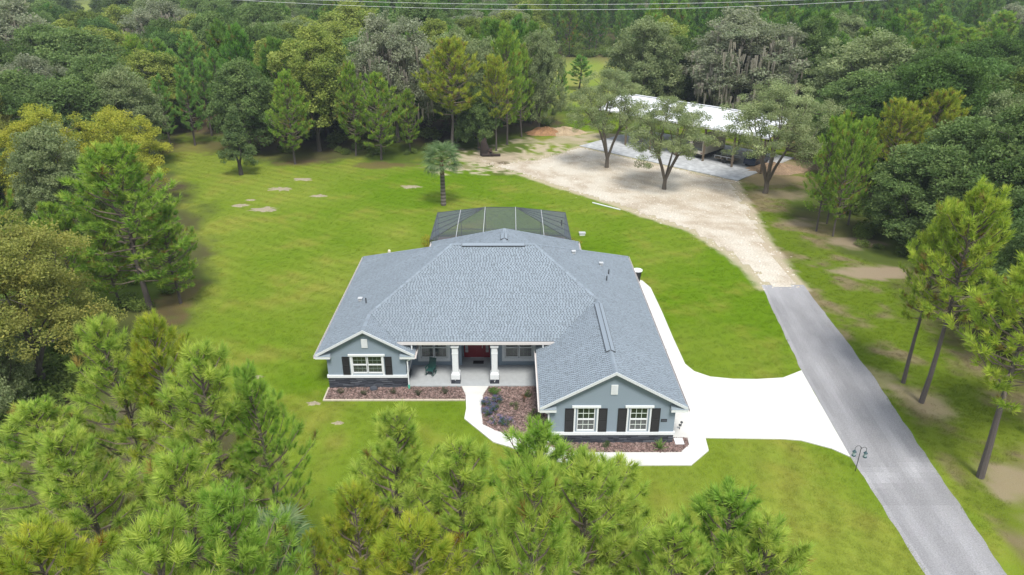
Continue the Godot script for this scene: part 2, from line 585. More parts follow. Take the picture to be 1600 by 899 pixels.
# low plant: leaf clumps on short stems
func shrub(called: String, label: String, category: String, at: Vector3, h: float, w: float, a: Color, b: Color, group := "", n := 14) -> Node3D:
	var o := thing(called, label, category, at, rng.randf() * TAU, group)
	var s := Geo.new()
	var f := Geo.new()
	for i in n:
		var d := random_dir()
		var q := Vector3(d.x * w * 0.36, h * (0.25 + 0.55 * rng.randf()), d.z * w * 0.36)
		s.tube([Vector3(q.x * 0.2, 0, q.z * 0.2), q], [0.015, 0.008], 3, Color(0.12, 0.09, 0.05))
		f.add(clump_shapes[i % clump_shapes.size()], Transform3D(upright(Vector3.UP) * Basis.from_scale(Vector3.ONE * minf(w, h) * rng.randf_range(0.22, 0.36)), q), mixed(a, b))
	part("stem", s, M.bark_oak, o)
	part("foliage", f, M.leaf, o)
	return o

# ---------- the house ----------
var house: Node3D
const SLOPE := 0.56
const EAVE := 2.75

func hpart(called: String, g: Geo, m: Material, parent: Node3D = null) -> MeshInstance3D:
	return piece(called, g.mesh(house.position), m, parent if parent else house)

# wall facing +z between x0 and x1 with openings [x0, x1, y0, y1]
func wall_z(g: Geo, x0: float, x1: float, y0: float, y1: float, z: float, holes: Array, thick := 0.2) -> void:
	var x := x0
	for q in holes:
		g.span(Vector3(x, y0, z - thick), Vector3(q[0], y1, z))
		if q[2] > y0: g.span(Vector3(q[0], y0, z - thick), Vector3(q[1], q[2], z))
		if q[3] < y1: g.span(Vector3(q[0], q[3], z - thick), Vector3(q[1], y1, z))
		x = q[1]
	g.span(Vector3(x, y0, z - thick), Vector3(x1, y1, z))

# one sash window in an opening: frame, two panes, muntins, blind behind the lower pane
func window(x0: float, x1: float, y0: float, y1: float, z: float, cols: int, bold := true) -> void:
	var mw := 0.014 if bold else 0.009
	var f := Geo.new()
	var t := 0.055
	var ym := (y0 + y1) / 2.0
	f.span(Vector3(x0, y0, z - 0.1), Vector3(x0 + t, y1, z - 0.02))
	f.span(Vector3(x1 - t, y0, z - 0.1), Vector3(x1, y1, z - 0.02))
	f.span(Vector3(x0 + t, y0, z - 0.1), Vector3(x1 - t, y0 + t * 1.6, z - 0.02))
	f.span(Vector3(x0 + t, y1 - t, z - 0.1), Vector3(x1 - t, y1, z - 0.02))
	f.span(Vector3(x0 + t, ym - 0.04, z - 0.1), Vector3(x1 - t, ym + 0.04, z - 0.015))
	var w := hpart("window", f, M.white)
	var mu := Geo.new()
	for s in [[y0 + t * 1.6, ym - 0.04], [ym + 0.04, y1 - t]]:
		var p := Geo.new()
		p.span(Vector3(x0 + t, s[0], z - 0.085), Vector3(x1 - t, s[1], z - 0.079))
		hpart("pane", p, M.pane_low if s[0] < ym - 0.1 else M.glass, w)
		for k in range(1, cols):
			var x := lerpf(x0 + t, x1 - t, float(k) / cols)
			mu.span(Vector3(x - mw, s[0], z - 0.077), Vector3(x + mw, s[1], z - 0.06))
		var yh: float = (s[0] + s[1]) / 2.0
		mu.span(Vector3(x0 + t, yh - mw, z - 0.077), Vector3(x1 - t, yh + mw, z - 0.0605))
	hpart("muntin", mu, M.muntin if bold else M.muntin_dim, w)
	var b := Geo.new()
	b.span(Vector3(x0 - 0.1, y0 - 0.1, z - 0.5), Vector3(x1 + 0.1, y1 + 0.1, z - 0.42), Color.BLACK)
	hpart("room_shade_panel", b, M.black, w)  # black panel behind the panes, painted as the shade of an unlit interior
	var bl := Geo.new()
	var y := y0 + t * 2.4
	while y < ym - 0.05:
		bl.box(Vector3((x0 + x1) / 2, y, z - 0.16), Vector3(x1 - x0 - 0.14, 0.035, 0.012), Color.WHITE, Basis(Vector3.RIGHT, 0.5))
		y += 0.045
	hpart("blind", bl, M.blind, w)

func shutter(x0: float, x1: float, y0: float, y1: float, z: float) -> void:
	var g := Geo.new()
	var t := 0.06
	g.span(Vector3(x0, y0, z + 0.004), Vector3(x0 + t, y1, z + 0.05))
	g.span(Vector3(x1 - t, y0, z + 0.004), Vector3(x1, y1, z + 0.05))
	for y in [y0, (y0 + y1) / 2 - t / 2, y1 - t]:
		g.span(Vector3(x0 + t, y, z + 0.004), Vector3(x1 - t, y + t, z + 0.048))
	g.span(Vector3(x0 + t, y0 + t, z + 0.004), Vector3(x1 - t, y1 - t, z + 0.018))
	var y := y0 + t + 0.03
	while y < y1 - t:
		g.box(Vector3((x0 + x1) / 2, y, z + 0.03), Vector3(x1 - x0 - 2 * t, 0.045, 0.008), Color.WHITE, Basis(Vector3.RIGHT, 0.7))
		y += 0.055
	hpart("shutter", g, M.black)

# stacked ledge stones on a wall facing +z (or any wall by turning)
func stones(x0: float, x1: float, y0: float, y1: float, z: float, side := 0.0) -> void:
	var y := y0
	var row := 0
	while y < y1 - 0.03:
		var hh := minf([0.085, 0.11, 0.095][row % 3], y1 - y)
		var x := x0
		while x < x1 - 0.02:
			var l := minf(rng.randf_range(0.28, 0.75), x1 - x)
			var g := Geo.new()
			var d := rng.randf_range(0.02, 0.075)
			if side == 0.0:
				g.span(Vector3(x + 0.004, y + 0.004, z - 0.02), Vector3(x + l - 0.004, y + hh - 0.004, z + d))
			else:
				g.span(Vector3(side - (0.02 if side < -8 else -d), y + 0.004, x + 0.004), Vector3(side + (d if side < -8 else -0.02), y + hh - 0.004, x + l - 0.004))
			hpart("stone", g, M["stone%d" % [0, 0, 1, 1, 2, 2, 3][rng.randi() % 7]])
			x += l
		y += hh
		row += 1

# a roof face: deck slab plus real shingle tabs laid in courses
func roof_face(verts: Array, along: Vector3, rows := true) -> void:
	var n := Vector3.ZERO
	for i in verts.size():
		n += verts[i].cross(verts[(i + 1) % verts.size()])
	n = n.normalized()
	if n.y < 0: n = -n
	var up := n.cross(along).normalized()
	if up.y < 0: up = -up
	var g := Geo.new()
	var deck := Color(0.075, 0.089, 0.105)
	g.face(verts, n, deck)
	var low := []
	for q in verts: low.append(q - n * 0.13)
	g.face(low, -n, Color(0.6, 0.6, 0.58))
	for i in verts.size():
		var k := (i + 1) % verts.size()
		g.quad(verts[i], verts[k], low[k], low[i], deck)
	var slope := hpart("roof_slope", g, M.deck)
	if not rows: return
	var o: Vector3 = verts[0]
	var flat := PackedVector2Array()
	var v0 := INF
	var v1 := -INF
	for q in verts:
		var d: Vector3 = q - o
		flat.append(Vector2(along.dot(d), up.dot(d)))
		v0 = minf(v0, up.dot(d))
		v1 = maxf(v1, up.dot(d))
	var s := Geo.new()
	var vr := v0
	while vr < v1 - 0.04:
		var cuts := []
		var vm := vr + 0.07
		for i in flat.size():
			var a := flat[i]
			var b := flat[(i + 1) % flat.size()]
			if (a.y - vm) * (b.y - vm) < 0.0:
				cuts.append(lerpf(a.x, b.x, (vm - a.y) / (b.y - a.y)))
		cuts.sort()
		for i in range(0, cuts.size() - 1, 2):
			var u: float = cuts[i]
			var lit := along.cross(up).dot(n) > 0
			while u < cuts[i + 1] - 0.02:
				# the lower lamination: a strip a little shorter than the exposure
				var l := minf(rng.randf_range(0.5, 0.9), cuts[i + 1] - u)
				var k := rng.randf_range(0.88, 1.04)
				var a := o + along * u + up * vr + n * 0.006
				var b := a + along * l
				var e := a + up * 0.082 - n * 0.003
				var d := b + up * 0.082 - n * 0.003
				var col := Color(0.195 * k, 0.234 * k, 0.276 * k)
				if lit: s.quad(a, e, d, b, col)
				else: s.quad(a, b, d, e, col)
				u += l
			u = cuts[i] + rng.randf_range(0.0, 0.12)
			while u < cuts[i + 1] - 0.05:
				var l := minf(rng.randf_range(0.10, 0.165), cuts[i + 1] - u)
				var t := rng.randf_range(0.014, 0.022)
				var top := minf(vr + 0.165, v1)
				var k := rng.randf_range(0.92, 1.07) * (1.0 + 0.10 * lumps.get_noise_2d(u * 3.0 + o.x * 7.0, vr * 0.6 + o.z) + 0.06 * lumps.get_noise_2d(u * 14.0, vr * 3.0))
				var col := Color(0.238 * k, 0.282 * k, 0.33 * k)
				if rng.randf() < 0.1: col = Color(0.195, 0.228, 0.265)
				var a := o + along * u + up * vr
				var b := a + along * l
				var d := o + along * (u + l) + up * top + n * 0.008
				var e := d - along * l
				var a2 := a + n * t
				var b2 := b + n * t
				if lit:
					s.quad(a2, e, d, b2, col)
					s.quad(a, a2, b2, b, col * 0.9)
					s.tri(a, e, a2, col)
					s.tri(b, b2, d, col)
				else:
					s.quad(a2, b2, d, e, col)
					s.quad(a, b, b2, a2, col * 0.9)
					s.tri(a, a2, e, col)
					s.tri(b, d, b2, col)
				u += l + rng.randf_range(0.06, 0.115)
		vr += 0.143
	hpart("shingles", s, M.shingle, slope).set_meta("kind", "stuff")

func ridge_caps(a: Vector3, b: Vector3) -> void:
	var g := Geo.new()
	var n := int(a.distance_to(b) / 0.2)
	var f := (b - a).normalized()
	for i in n:
		var k := rng.randf_range(0.85, 1.1)
		var p := a.lerp(b, (i + 0.5) / n) + Vector3(0, 0.022, 0)
		var s := f.cross(Vector3.UP).normalized()
		var up := s.cross(f).normalized()
		for q in [-1.0, 1.0]:
			var tilt: Vector3 = (s * q - Vector3(0, 0.42, 0)).normalized()
			var nn := tilt.cross(f).normalized()
			g.box(p + tilt * 0.07, Vector3(0.14, 0.02, 0.215), Color(0.245 * k, 0.29 * k, 0.34 * k), Basis(tilt, nn, tilt.cross(nn)))
	hpart("ridge_caps", g, M.shingle).set_meta("kind", "stuff")

func downspout(pts: Array) -> void:
	var g := Geo.new()
	for i in pts.size() - 1:
		g.bar(pts[i], pts[i + 1], 0.085, 0.07, Color.WHITE, Vector3.BACK)
	hpart("downspout", g, M.white)

func gable_front(xc: float, half: float, z: float, wall0: float, wall1: float) -> void:
	var top := EAVE + half * SLOPE
	for s in [-1.0, 1.0]:
		var g := Geo.new()
		var a := Vector3(xc + s * (half + 0.02), EAVE - 0.10, z + 0.012)
		var b := Vector3(xc, top - 0.09, z + 0.012)
		g.face([a, b, b + Vector3(0, 0.2, 0), a + Vector3(0, 0.2, 0)], Vector3.BACK)
		g.face([a + Vector3(0, 0.2, 0), b + Vector3(0, 0.2, 0), b + Vector3(0, 0.2, -0.04), a + Vector3(0, 0.2, -0.04)], Vector3.UP)
		g.face([a, b, b + Vector3(0, 0, -0.04), a + Vector3(0, 0, -0.04)], Vector3.DOWN)
		g.quad(a, a + Vector3(0, 0.2, 0), a + Vector3(0, 0.2, -0.04), a + Vector3(0, 0, -0.04), Color.WHITE)
		hpart("rake_board", g, M.pale)
		# boxed eave return
		var r := Geo.new()
		var x0: float = xc + s * (half + 0.02)
		var x1: float = (wall0 if s < 0 else wall1) - s * 0.35
		r.span(Vector3(minf(x0, x1), EAVE - 0.22, z - 0.28), Vector3(maxf(x0, x1), EAVE - 0.02, z + 0.03))
		hpart("eave_return", r, M.white)
		var t := Geo.new()
		var lo := EAVE - 0.02
		t.face([Vector3(x0, lo, z + 0.05), Vector3(x1, lo, z + 0.05), Vector3(x1, lo + 0.17, z - 0.28), Vector3(x0, lo + 0.17, z - 0.28)], Vector3(0, 1, 0.5), Color(0.23, 0.275, 0.32))
		t.tri(Vector3(x1, lo, z + 0.05), Vector3(x1, lo + 0.17, z - 0.28), Vector3(x1, lo, z - 0.28), Color(0.23, 0.275, 0.32))
		hpart("return_roof", t, M.shingle)

func build_house() -> void:
	house = thing("house", "low grey-blue stucco house with a blue-grey shingle roof and white trim", "house", Vector3(-1.4, 0, -43.2))
	M.pane_low = mat(0.05, 0.06, 0.06, 0.05)
	M.pane_low.albedo_color.a = 0.35
	M.pane_low.transparency = BaseMaterial3D.TRANSPARENCY_ALPHA
	M.pane_low.metallic_specular = 0.9
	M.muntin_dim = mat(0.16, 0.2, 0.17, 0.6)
	M.muntin = mat(0.6, 0.66, 0.62, 0.6)
	var lz := -43.2
	var gz := -36.75
	var pz := -46.1
	# walls
	var g := Geo.new()
	wall_z(g, -12.94, -7.39, 0.86, 3.04, lz, [[-11.19, -9.03, 1.15, 2.6]])
	g.span(Vector3(-12.94, 0, lz - 0.2), Vector3(-7.39, 0.86, lz))
	g.gable([Vector2(-12.94, 3.04), Vector2(-7.39, 3.04), Vector2(-10.17, 4.57)], lz, lz - 0.2)
	hpart("wall", g, M.stucco)
	g = Geo.new()
	wall_z(g, 2.49, 10.28, 0.66, 3.0, gz, [[4.14, 5.30, 0.9, 2.68], [7.44, 8.60, 0.9, 2.68]])
	g.span(Vector3(2.49, 0, gz - 0.2), Vector3(10.28, 0.66, gz))
	g.gable([Vector2(2.49, 3.0), Vector2(10.28, 3.0), Vector2(6.39, 5.17)], gz, gz - 0.2)
	hpart("wall", g, M.stucco)
	g = Geo.new()
	g.span(Vector3(-12.94, 0, -60.5), Vector3(-12.74, 2.9, lz - 0.2))
	g.span(Vector3(-7.59, 0, -46.3), Vector3(-7.39, 2.9, lz - 0.2))
	g.span(Vector3(10.08, 0, -60.5), Vector3(10.28, 2.9, gz - 0.2))
	g.span(Vector3(2.49, 0, -46.3), Vector3(2.69, 2.9, gz - 0.2))
	g.span(Vector3(-12.74, 0, -60.7), Vector3(10.08, 2.9, -60.5))
	hpart("wall", g, M.stucco)
	g = Geo.new()
	wall_z(g, -7.39, -3.65, 0.1, 3.5, pz, [[-6.70, -4.72, 0.72, 2.5]])
	wall_z(g, -1.5, 2.49, 0.1, 3.5, pz, [[-0.40, 1.66, 0.72, 2.5]])
	g.span(Vector3(-3.85, 0.1, -47.3), Vector3(-3.65, 3.5, pz - 0.2))
	g.span(Vector3(-1.5, 0.1, -47.3), Vector3(-1.3, 3.5, pz - 0.2))
	g.span(Vector3(-3.85, 0.1, -47.5), Vector3(-1.3, 3.5, -47.3))
	hpart("wall", g, M.stucco)
	# stone skirts and their caps
	stones(-12.96, -7.37, 0.0, 0.84, lz)
	stones(-45.2, lz - 0.06, 0.1, 0.84, 0, -7.39)
	stones(2.47, 10.30, 0.0, 0.64, gz)
	g = Geo.new()
	g.span(Vector3(-13.02, 0.86, lz - 0.1), Vector3(-7.31, 1.06, lz + 0.09))
	g.span(Vector3(-7.39, 0.86, -46.0), Vector3(-7.30, 1.04, lz - 0.1))
	hpart("belt_course", g, M.white)
	g = Geo.new()
	g.span(Vector3(2.41, 0.66, gz - 0.1), Vector3(10.36, 0.86, gz + 0.09))
	hpart("belt_course", g, M.white)
	# front windows
	for x in [[-11.17, -10.13], [-10.09, -9.05]]:
		window(x[0], x[1], 1.17, 2.58, lz + 0.02, 3, false)
	for x in [[-6.68, -5.73], [-5.69, -4.74], [-0.38, 0.61], [0.65, 1.64]]:
		window(x[0], x[1], 0.74, 2.48, pz + 0.02, 3, false)
	for x in [[4.16, 5.28], [7.46, 8.58]]:
		window(x[0], x[1], 0.92, 2.66, gz + 0.02, 3)
	g = Geo.new()
	for x in [[-11.3, -8.92, 2.62, lz], [3.93, 5.51, 2.70, gz], [7.23, 8.81, 2.70, gz]]:
		var l := Geo.new()
		l.span(Vector3(x[0] - 0.1, x[2], x[3] - 0.05), Vector3(x[1] + 0.1, x[2] + 0.14, x[3] + 0.1))
		hpart("lintel", l, M.white)
		for s in [x[0] + 0.07, x[1] - 0.07]:
			var c := Geo.new()
			c.span(Vector3(s - 0.06, 1.07 if x[3] == lz else 0.87, x[3] - 0.05), Vector3(s + 0.06, x[2], x[3] + 0.05))
			hpart("casing", c, M.white)
	for x in [[-6.70, -4.72], [-0.40, 1.66]]:
		var c := Geo.new()
		c.span(Vector3(x[0] - 0.22, 0.46, pz + 0.002), Vector3(x[1] + 0.22, 0.72, pz + 0.05))
		c.span(Vector3(x[0] - 0.22, 0.72, pz + 0.002), Vector3(x[0], 2.7, pz + 0.05))
		c.span(Vector3(x[1], 0.72, pz + 0.002), Vector3(x[1] + 0.22, 2.7, pz + 0.05))
		c.span(Vector3(x[0], 2.5, pz + 0.002), Vector3(x[1], 2.7, pz + 0.05))
		hpart("casing", c, M.pale)
	shutter(-11.86, -11.36, 1.08, 2.55, lz)
	shutter(-8.86, -8.36, 1.08, 2.55, lz)
	for x in [3.40, 5.48, 6.70, 8.78]:
		shutter(x, x + 0.56, 0.88, 2.63, gz)
	# gable vents, number plaque
	for q in [[-10.17, 3.28, lz], [6.38, 3.66, gz]]:
		g = Geo.new()
		g.span(Vector3(q[0] - 0.21, q[1], q[2] + 0.003), Vector3(q[0] + 0.21, q[1] + 0.68, q[2] + 0.05))
		var vent := hpart("gable_vent", g, M.white)
		var l := Geo.new()
		for k in 7:
			l.box(Vector3(q[0], q[1] + 0.09 + k * 0.083, q[2] + 0.055), Vector3(0.32, 0.05, 0.012), Color.WHITE, Basis(Vector3.RIGHT, 0.6))
		hpart("louvre", l, M.pale, vent)
	g = Geo.new()
	g.span(Vector3(9.42, 1.62, gz + 0.002), Vector3(9.80, 1.82, gz + 0.03))
	var plaque := hpart("number_plaque", g, M.black)
	g = Geo.new()
	g.span(Vector3(9.46, 1.66, gz + 0.03), Vector3(9.76, 1.78, gz + 0.036))
	hpart("plate", g, M["stone2"], plaque)
	# porch
	g = Geo.new()
	g.span(Vector3(-7.39, 0, -46.1), Vector3(2.49, 0.1, -43.25))
	g.span(Vector3(-3.65, 0, -47.3), Vector3(-1.5, 0.1, -46.1))
	hpart("porch_floor", g, M.porch)
	g = Geo.new()
	g.span(Vector3(-7.9, 3.37, -46.1), Vector3(3.0, 3.4, -43.9))
	g.span(Vector3(-3.65, 2.9, -47.3), Vector3(-1.5, 2.94, -46.1))
	hpart("porch_ceiling", g, M.white)
	g = Geo.new()
	g.span(Vector3(-7.9, 3.12, -44.1), Vector3(3.0, 3.37, -43.86))
	hpart("porch_beam", g, M.white)
	for x in [-3.93, -1.13]:
		var z := -43.84
		g = Geo.new()
		g.span(Vector3(x - 0.29, 0.1, z - 0.29), Vector3(x + 0.29, 0.44, z + 0.29))
		g.box(Vector3(x, 0.63, z), Vector3(0.64, 0.38, 0.64))
		for k in 4:
			var a := PI / 2 * k + PI / 4
			var b := a + PI / 2
			var lo := 0.64 / sqrt(2.0)
			var hi := 0.42 / sqrt(2.0)
			g.quad(Vector3(x + lo * cos(a), 0.82, z + lo * sin(a)), Vector3(x + hi * cos(a), 1.0, z + hi * sin(a)), Vector3(x + hi * cos(b), 1.0, z + hi * sin(b)), Vector3(x + lo * cos(b), 0.82, z + lo * sin(b)), Color.WHITE)
			g.quad(Vector3(x + hi * cos(a), 2.93, z + hi * sin(a)), Vector3(x + lo * 0.9 * cos(a), 3.06, z + lo * 0.9 * sin(a)), Vector3(x + lo * 0.9 * cos(b), 3.06, z + lo * 0.9 * sin(b)), Vector3(x + hi * cos(b), 2.93, z + hi * sin(b)), Color.WHITE)
		g.box(Vector3(x, 1.965, z), Vector3(0.42, 1.93, 0.42))
		g.box(Vector3(x, 2.5, z), Vector3(0.46, 0.05, 0.46))
		g.box(Vector3(x, 3.09, z), Vector3(0.575, 0.06, 0.575))
		var col := hpart("column", g, M.white)
		for row in 3:
			for k in 2:
				for f in 4:
					var s := Geo.new()
					var w := rng.randf_range(0.26, 0.38)
					var b := Basis(Vector3.UP, PI / 2 * f)
					var x0 := -0.325 if k == 0 else -0.325 + w
					var x1 := -0.325 + w if k == 0 else 0.325
					s.box(Vector3(x, 0.157 + row * 0.113, z) + b * Vector3((x0 + x1) / 2, 0, 0.3 + rng.randf_range(0, 0.012)), Vector3(x1 - x0 - 0.008, 0.105, 0.05), Color.WHITE, b)
					hpart("stone", s, M["stone%d" % (rng.randi() % 3)], col)
	# front door with sidelights
	g = Geo.new()
	g.span(Vector3(-3.55, 0.1, -47.3), Vector3(-1.56, 2.5, -47.25))
	var door := hpart("door_frame", g, M.red)
	g = Geo.new()
	g.span(Vector3(-3.06, 0.14, -47.25), Vector3(-2.04, 2.3, -47.2))
	var leaf := hpart("door", g, M.red, door)
	g = Geo.new()
	g.span(Vector3(-3.06, 0.1, -47.25), Vector3(-2.04, 0.14, -47.12))
	hpart("threshold", g, M.metal, door)
	for x in [-2.92, -2.52]:
		for y in [[0.32, 0.95], [1.1, 2.1]]:
			g = Geo.new()
			g.span(Vector3(x, y[0], -47.2), Vector3(x + 0.34, y[1], -47.185))
			hpart("door_panel", g, M.red, door)
	g = Geo.new()
	g.box(Vector3(-2.14, 1.08, -47.16), Vector3(0.05, 0.22, 0.05))
	hpart("door_handle", g, M.metal, door)
	for x in [-3.45, -1.88]:
		g = Geo.new()
		g.span(Vector3(x, 0.55, -47.25), Vector3(x + 0.22, 2.2, -47.235))
		hpart("sidelight", g, M.blind, door)
		g = Geo.new()
		for k in 4:
			g.span(Vector3(x, 0.82 + k * 0.32, -47.235), Vector3(x + 0.22, 0.85 + k * 0.32, -47.22))
		hpart("muntin", g, M.red, door)
	# roof faces
	var xl := -13.63
	var xr := 10.95
	var zb := -61.1
	var r1 := Vector3(-4.56, 7.83, -51.38)
	var r2 := Vector3(1.88, 7.83, -51.38)
	var g0 := Vector3(-10.17, 4.69, -42.9)
	var gh := Vector3(-10.17, 4.69, -45.775)
	var k0 := Vector3(6.39, 5.30, -36.45)
	var gk := Vector3(6.39, 5.30, -46.864)
	var e0 := Vector3(-0.5, 6.75, -57.75)
	var e1 := Vector3(-0.5, 6.75, -53.45)
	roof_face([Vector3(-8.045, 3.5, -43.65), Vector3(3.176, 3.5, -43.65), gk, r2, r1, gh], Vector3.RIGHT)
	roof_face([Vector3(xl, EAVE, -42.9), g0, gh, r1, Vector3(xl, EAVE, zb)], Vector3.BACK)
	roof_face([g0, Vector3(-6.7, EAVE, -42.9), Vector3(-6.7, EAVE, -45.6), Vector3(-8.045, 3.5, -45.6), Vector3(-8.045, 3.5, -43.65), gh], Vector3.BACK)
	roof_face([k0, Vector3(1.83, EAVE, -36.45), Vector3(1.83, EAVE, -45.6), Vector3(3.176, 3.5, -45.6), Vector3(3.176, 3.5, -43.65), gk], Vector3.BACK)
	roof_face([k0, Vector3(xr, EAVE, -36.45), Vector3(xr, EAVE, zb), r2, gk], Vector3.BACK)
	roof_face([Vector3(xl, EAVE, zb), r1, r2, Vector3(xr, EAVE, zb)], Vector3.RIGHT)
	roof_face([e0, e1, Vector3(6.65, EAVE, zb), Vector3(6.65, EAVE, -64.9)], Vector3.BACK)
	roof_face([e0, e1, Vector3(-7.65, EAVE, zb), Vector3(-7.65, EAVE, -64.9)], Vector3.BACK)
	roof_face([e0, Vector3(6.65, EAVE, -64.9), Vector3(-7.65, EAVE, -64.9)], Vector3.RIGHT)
	for q in [[gh, r1], [gk, r2], [r1, r2], [g0, gh], [k0, gk], [e0, e1], [e0, Vector3(6.65, EAVE, -64.9)], [e0, Vector3(-7.65, EAVE, -64.9)], [r1, Vector3(xl, EAVE, zb)], [r2, Vector3(xr, EAVE, zb)]]:
		ridge_caps(q[0], q[1])
	# ridge vents
	for q in [[Vector3(-3.75, 7.83, -51.38), Vector3(1.15, 7.83, -51.38)], [Vector3(6.39, 5.30, -46.1), Vector3(6.39, 5.30, -39.2)], [Vector3(-0.5, 6.75, -56.6), Vector3(-0.5, 6.75, -55.3)]]:
		g = Geo.new()
		var f: Vector3 = (q[1] - q[0]).normalized()
		var s := f.cross(Vector3.UP)
		for side in [-1.0, 1.0]:
			var tilt: Vector3 = (s * side - Vector3(0, 0.5, 0)).normalized()
			var nn := tilt.cross(f).normalized()
			if nn.y < 0: nn = -nn
			g.box((q[0] + q[1]) / 2 + tilt * 0.16 + nn * 0.05, Vector3(0.31, 0.045, q[0].distance_to(q[1])), Color.WHITE, Basis(tilt, nn, tilt.cross(nn)))
		var rv := hpart("ridge_vent", g, M.vent_dark)
		var cap := Geo.new()
		for side in [-1.0, 1.0]:
			var tilt: Vector3 = (s * side - Vector3(0, 0.5, 0)).normalized()
			var nn := tilt.cross(f).normalized()
			if nn.y < 0: nn = -nn
			cap.box((q[0] + q[1]) / 2 + tilt * 0.13 + nn * 0.085, Vector3(0.27, 0.025, q[0].distance_to(q[1]) - 0.06), Color(0.24, 0.285, 0.335), Basis(tilt, nn, tilt.cross(nn)))
		hpart("vent_cap", cap, M.shingle, rv)
	# pipes through the roof (x, z on the left or right slope)
	for q in [[-11.6, -49.4, 0], [-10.9, -48.2, 1], [5.2, -53.9, 0], [7.6, -54.6, 0], [8.1, -53.4, 1], [7.7, -51.6, 1], [4.6, -60.0, 1]]:
		var y: float = EAVE + SLOPE * (q[0] - xl if q[0] < -4 else xr - q[0])
		g = Geo.new()
		if q[2] == 0:
			g.box(Vector3(q[0], y + 0.12, q[1]), Vector3(0.26, 0.2, 0.26))
			g.box(Vector3(q[0], y + 0.24, q[1]), Vector3(0.34, 0.05, 0.34))
			hpart("roof_vent", g, M.metal)
		else:
			g.tube([Vector3(q[0], y - 0.1, q[1]), Vector3(q[0], y + 0.42, q[1])], [0.05, 0.05], 8)
			hpart("vent_pipe", g, M.vent_dark)
	gable_front(-10.17, 3.46, -42.9, -12.94, -7.39)
	gable_front(6.39, 4.56, -36.45, 2.49, 10.28)
	# gutters and fascia
	for q in [[Vector3(-8.0, 3.3, -43.64), Vector3(3.14, 3.48, -43.51)], [Vector3(-13.76, 2.56, zb), Vector3(-13.62, 2.74, -42.9)], [Vector3(10.94, 2.56, zb), Vector3(11.08, 2.74, -36.45)], [Vector3(1.70, 2.56, -43.6), Vector3(1.84, 2.74, -36.45)], [Vector3(-6.71, 2.56, -45.6), Vector3(-6.57, 2.74, -42.9)], [Vector3(6.64, 2.56, -64.9), Vector3(6.78, 2.74, -61.1)], [Vector3(-7.79, 2.56, -64.9), Vector3(-7.64, 2.74, -61.1)]]:
		g = Geo.new()
		var a: Vector3 = q[0]
		var b: Vector3 = q[1]
		g.span(Vector3(a.x, a.y, a.z), Vector3(b.x, a.y + 0.02, b.z))
		if b.x - a.x > 1:
			g.span(Vector3(a.x, a.y + 0.02, a.z), Vector3(b.x, b.y, a.z + 0.02))
			g.span(Vector3(a.x, a.y + 0.02, b.z - 0.02), Vector3(b.x, b.y, b.z))
		else:
			g.span(Vector3(a.x, a.y + 0.02, a.z), Vector3(a.x + 0.02, b.y, b.z))
			g.span(Vector3(b.x - 0.02, a.y + 0.02, a.z), Vector3(b.x, b.y, b.z))
		hpart("gutter", g, M.gutter)
	downspout([Vector3(-6.8, 2.56, -43.0), Vector3(-7.24, 2.3, -43.06), Vector3(-7.24, 0.3, -43.06)])
	g = Geo.new()
	g.bar(Vector3(-7.24, 0.34, -43.04), Vector3(-7.22, 0.06, -42.98), 0.12, 0.12, Color.WHITE, Vector3.BACK)
	hpart("green_boot", g, M.green_plastic)
	downspout([Vector3(-6.95, 3.3, -43.58), Vector3(-6.95, 2.76, -43.58)])
	downspout([Vector3(2.3, 3.3, -43.58), Vector3(2.3, 3.06, -43.58)])
	downspout([Vector3(1.95, 2.56, -36.6), Vector3(2.38, 2.3, -36.66), Vector3(2.38, 0.1, -36.66)])

